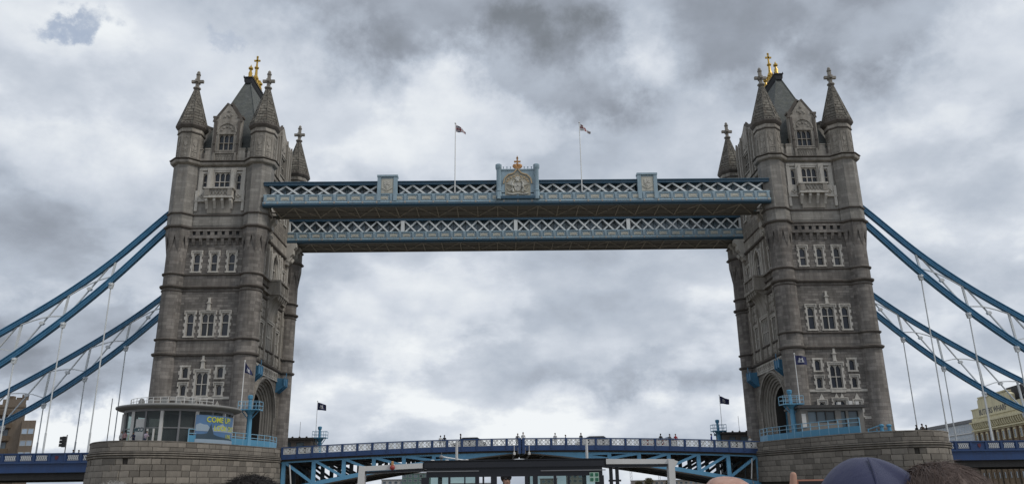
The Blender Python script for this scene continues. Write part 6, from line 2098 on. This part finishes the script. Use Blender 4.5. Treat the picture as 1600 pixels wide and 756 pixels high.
# green first aid sign
m_paint('sign_green', (.02, .13, .07), .5, .05); m_paint('sign_pale', (.40, .55, .45), .5, .05)
sg_ = G().box(-1.045, -.895, WY - .045, WY - .03, 5.10, 5.245).build('first_aid_sign', 'sign_pale', boat)
for (a, b, c, d) in ((-1.035, -.985, 5.185, 5.235), (-.955, -.905, 5.185, 5.235), (-1.035, -.985, 5.11, 5.16), (-.955, -.905, 5.11, 5.16)):
    G().box(a, b, WY - .05, WY - .045, c, d).build('sign_corner', 'sign_green', sg_)
# benches
for (x0, x1, y) in ((-2.25, -.4, -111.55), (-2.3, -.4, -110.7), (-4.6, -2.75, -110.7), (-4.9, -3.2, -109.9)):
    b = thing('deck_bench', 'slatted deck bench under the seated passengers at %s' % ('far left' if x0 < -4.7 else 'left' if x0 < -4 else 'right, nearest' if y < -111 else 'right, second row'), 'bench', ((x0 + x1) / 2, y, BD), 'deck benches')
    for k in range(4):
        G().box(x0, x1, y - .22 + .11 * k, y - .14 + .11 * k, BD + .40, BD + .43).build('slat', 'dark_timber', b)
    for x in (x0 + .15, x1 - .2):
        G().box(x, x + .05, y - .2, y + .2, BD, BD + .40).build('leg', 'dark_steel', b)

# seated passengers, seen from behind; the heads just reach into the picture
def seated(J0, top):
    """seated pose, facing +Y, crown at height top above the deck"""
    k = top / 1.30
    J = {'pelvis': ((0, 0, .52 * k), (.17, .13)), 'spine': ((0, -.02, .70 * k), (.16, .12)), 'chest': ((0, -.01, .90 * k), (.18, .12)), 'neckb': ((0, .0, 1.02 * k), (.08, .075)), 'neck': ((0, .01, 1.07 * k), (.058, .06)),
         'jaw': ((0, .03, 1.135 * k), (.07, .082)), 'brow': ((0, .02, 1.215 * k), (.079, .098)), 'crown': ((0, .005, 1.262 * k), (.058, .07)), 'nose': ((0, .13, 1.165 * k), (.014, .014))}
    for s, q in (('l', -1), ('r', 1)):
        J.update({'sh' + s: ((q * .2, 0, .98 * k), .065), 'el' + s: ((q * .25, .08, .72 * k), .05), 'wr' + s: ((q * .16, .28, .62 * k), .036), 'ha' + s: ((q * .13, .36, .60 * k), .038),
                  'hip' + s: ((q * .1, .02, .50 * k), .1), 'kn' + s: ((q * .12, .46, .50 * k), .07), 'an' + s: ((q * .12, .48, .10), .047), 'toe' + s: ((q * .13, .62, .05), .04)})
    J.update(J0 or {})
    return J
def passenger(x, y, top, label, mats, extra=None, rot=0):
    J = seated(extra, top)
    me = skin_mesh('body', J, BONES, 2); paint_body(me, J, BONES, cls_body, mats)
    o = link('person', me, None, (x, y, BD), (0, 0, R(rot)))
    return tag(o, label, 'person', 'passengers seated on the boat'), J
def reach(o, J, world_top, hair=True):
    """stretch the seated figure slightly so that its crown stands at the given height"""
    t = (J['brow'][0][2] + .095) if hair else max(v.co.z for v in o.data.vertices)
    o.scale.z = (world_top - BD) / t
def strands(name, J, mat, par, n, base, lenr, seed=1, r=.0007, stray=.25, lift=.0, cap=True):
    """hair: a full cap with many fine tapered locks combed over it"""
    rd = random.Random(seed); b = Vector(J['brow'][0]); g = G()
    C = Vector((b.x, b.y - .012, b.z - .005)); K = Vector((.93, 1.08, .98 * base))
    if cap: g.ball(C, .1, 28, 18, K)
    g.v = [tuple(C + (Vector(v) - C) * (1 + .02 * math.sin(9 * v[0] * 20 + v[1] * 60) * math.sin(v[1] * 90 + 2))) for v in g.v]
    for k in range(n):
        a = rd.uniform(0, 2 * PI); u = rd.uniform(-.35, 1); q = math.sqrt(1 - u * u)
        d = Vector((q * math.cos(a) * K.x, q * math.sin(a) * K.y, u * K.z)); dn = d.normalized()
        p = C + d * .099
        t = Vector((-d.x * .15 + rd.gauss(0, stray), -.35 + rd.gauss(0, stray), -.5 + rd.gauss(0, stray)))
        t = (t - dn * t.dot(dn)).normalized()
        L = lenr * rd.uniform(.5, 1.2)
        curv = -L * L / .2
        g.tube([p, p + t * L * .5 + dn * (curv * .25 + .004), p + t * L + dn * (curv + .004 + lift * rd.random())], [r, r, r * .3], 3, cap=False)
    return g.build(name, mat, par, org=(0, 0, 0), angle=80)
msk, nts, bs = new_mat('scalp')
tcs = nd(nts, 'ShaderNodeTexCoord')
cs_ = ramp(nts, tex_noise(nts, tcs.outputs['Object'], 28, 6, .65), [(.3, (.33, .17, .12)), (.55, (.45, .26, .19)), (.75, (.50, .31, .24))])
nts.links.new(cs_, bs.inputs['Base Color']); bs.inputs['Roughness'].default_value = .42
bump(nts, bs, tex_noise(nts, tcs.outputs['Object'], 220, 4), .25, .002)
# bald man
bald, J = passenger(-1.855, -110.7, 1.415, 'bald head of a seated passenger under the right leaf, thin grey hair at sides', ['scalp', 'cloth_grey', 'jeans'])
g = G(); b = J['brow'][0]
g.lathe(b[0], b[1] - .01, [(.098, b[2] - .06), (.106, b[2] - .03), (.104, b[2] + .0), (.094, b[2] + .008)], 20, cap=False, sy=1.12)
g.build('hair', 'hair_grey', bald, org=(0, 0, 0))
reach(bald, J, 5.026, False)
# hooded passenger holding up a phone
m_paint('hood_navy', (.016, .021, .075), .8, .15, (.015, .018, .05)); m_paint('hair_soft_brown', (.105, .072, .058), .7, .2, (.08, .05, .04)); m_paint('phone_case', (.45, .20, .13), .4, .05)
pe = {'ell': ((-.24, .34, .96), .05), 'wrl': ((.045, .60, 1.24), .034), 'hal': ((.068, .635, 1.29), (.034, .03)), 'elr': ((.34, .34, .96), .05), 'wrr': ((.285, .60, 1.24), .034), 'har': ((.262, .635, 1.29), (.034, .03))}
FB = []
for s, q, x0 in (('l', 1, .068), ('r', -1, .262)):
    for k in range(4):
        pe['fa%s%d' % (s, k)] = ((x0 + q * .012, .675, 1.30 + .022 * k - .02), .0095)
        pe['fb%s%d' % (s, k)] = ((x0 + q * .045, .695, 1.305 + .022 * k - .02), .0085)
        FB += [('ha' + s, 'fa%s%d' % (s, k)), ('fa%s%d' % (s, k), 'fb%s%d' % (s, k))]
    pe['fc%s' % s] = ((x0 + q * .006, .645, 1.345), .0115); pe['fd%s' % s] = ((x0 + q * .012, .648, 1.385), .0105); pe['fe%s' % s] = ((x0 + q * .016, .65, 1.412), .0085)
    FB += [('ha' + s, 'fc' + s), ('fc' + s, 'fd' + s), ('fd' + s, 'fe' + s)]
_B = list(BONES); BONES += FB
_c = cls_body
def cls_body(a, b):
    return 0 if (a[0] == 'f' and len(a) < 5 or b[0] == 'f' and len(b) < 5) else _c(a, b)
hd, J = passenger(-1.742, -111.27, 1.40, 'passenger in navy hood holding up a phone at lower right', ['skin', 'hood_navy', 'jeans'], pe)
BONES[:] = _B
_nt = MATS['hood_navy'].node_tree
_tc = nd(_nt, 'ShaderNodeTexCoord')
_wv = nd(_nt, 'ShaderNodeTexWave'); _wv.inputs['Scale'].default_value = 260; _wv.inputs['Distortion'].default_value = 3.0; _wv.inputs['Detail'].default_value = 2.0
_nt.links.new(_tc.outputs['Object'], _wv.inputs['Vector'])
bump(_nt, _nt.nodes['Principled BSDF'], mth(_nt, 'ADD', _wv.outputs['Fac'], mth(_nt, 'MULTIPLY', tex_noise(_nt, _tc.outputs['Object'], 22, 5), 6.0)), .5, .0016)
MATS['hood_navy'].node_tree.nodes['Principled BSDF'].inputs['Sheen Weight'].default_value = .25
def hood_mesh(J, mat, par):
    b = Vector(J['brow'][0]); rd = random.Random(4)
    n, m = 96, 40; vs = []; fs = []
    for i in range(m + 1):
        u = i / m
        for j in range(n):
            a = 2 * PI * j / n
            # a loose cloth hood: rounded peak widening into the shoulders, one deep fold lapping over behind the crown
            r = .010 + .128 * math.sin(min(u * 1.7, PI / 2)) + .05 * max(0, u - .6) / .4
            z = b.z + .118 - .34 * u ** 1.72
            s1 = ((a - 4.75 - 1.1 * u) / (2 * PI)) % 1.0
            s2 = ((a - 4.2 + .5 * u) / (2 * PI)) % 1.0
            q1 = min(1, s1 / .07); q2 = min(1, s2 / .09)
            fold = (.013 * (1 - s1) ** 3 * q1 * q1 * (3 - 2 * q1) + .008 * (1 - s2) ** 4 * q2 * q2 * (3 - 2 * q2) + .003 * math.sin(5 * a - 4 * u)) * min(1, u * 4)
            x = (r + fold) * math.cos(a) * 1.02; y = (r + fold) * math.sin(a) * 1.12
            z += .004 * math.sin(2 * a + 1) * min(1, u * 5)
            vs.append((b.x + x - .006, b.y - .015 + y, z))
    for i in range(m):
        for j in range(n):
            fs.append((i * n + j, i * n + (j + 1) % n, (i + 1) * n + (j + 1) % n, (i + 1) * n + j))
    fs.append(tuple(range(n - 1, -1, -1)))
    g = G(); g.v = vs; g.f = fs; g.m = [0] * len(fs)
    return g.build('hood', mat, par, org=(0, 0, 0), angle=80)
hoodo = hood_mesh(J, 'hood_navy', hd)
_b = Vector(J['brow'][0])
_pts = []
for i in range(3, 30):
    u = i / 40; rr = .012 + .128 * math.sin(min(u * 1.7, PI / 2)); a_ = 4.55 - .25 * u
    _pts.append((_b.x + (rr + .004) * math.cos(a_) * 1.02 - .006, _b.y - .015 + (rr + .004) * math.sin(a_) * 1.12, _b.z + .119 - .34 * u ** 1.72))
G().tube(_pts, .0022, 6).build('hood_seam', 'hood_navy', hd, org=(0, 0, 0))
hd.scale.z = (5.050 - BD) / (J['brow'][0][2] + .118)
ph = thing('phone', 'phone in pinkish case held up left of the navy hood', 'phone', (-1.57, -110.62, BD + 1.32))
G().frustum(-1.652, -1.488, -110.618, -110.61, BD + 1.318, BD + 1.395, .003).build('case', 'phone_case', ph)
G().box(-1.647, -1.493, -110.6185, -110.6182, BD + 1.322, BD + 1.391).build('screen', 'black_plastic', ph)
# passenger with soft brown hair nearest the camera
br_, J = passenger(-1.635, -111.33, 1.375, 'passenger with soft brown hair nearest the camera right of the navy hood', ['skin', 'hair_brown', 'jeans'])
strands('hair', J, 'hair_soft_brown', br_, 5000, 1.0, .09, seed=5, stray=.18, lift=.004)
reach(br_, J, 5.036)
bk, J = passenger(-3.115, -110.65, 1.34, 'passenger with tousled black hair before the left pier', ['skin', 'cloth_black', 'jeans'])
strands('hair', J, 'hair_dark', bk, 3500, 1.0, .07, seed=6, stray=.5, lift=.014)
reach(bk, J, 5.042)
g1, J = passenger(-3.85, -109.85, 1.345, 'passenger with grey hair at the far left below the pier, left one', ['skin', 'cloth_grey', 'jeans'])
strands('hair', J, 'hair_grey', g1, 2500, .98, .05, seed=7, stray=.5, lift=.014)
reach(g1, J, 5.042)
g2, J = passenger(-4.0, -109.25, 1.335, 'passenger with grey hair below the left pier, right one of two', ['skin', 'cloth_navy', 'jeans'])
strands('hair', J, 'hair_grey', g2, 2500, .98, .05, seed=8, stray=.4, lift=.012)
reach(g2, J, 5.04)
# pilot in the doorway
pil = person(-2.392, WY + .12, BD, 14, 'stand', 'pilot with short brown hair and dark sunglasses in the wheelhouse doorway', ('skin', 'cloth_black', 'cloth_black'), 'hair_brown', .925)
g = G()
for s in (-1, 1): g.ball((s * .036, -.108, 1.672), .03, 8, 5, (1.1, .5, .75))
g.box(-.075, .075, -.115, -.10, 1.685, 1.695)
for s in (-1, 1): g.bar((s * .072, -.105, 1.69), (s * .088, 0, 1.69), .008, .012)
g.build('sunglasses', 'black_plastic', pil, org=(0, 0, 0))
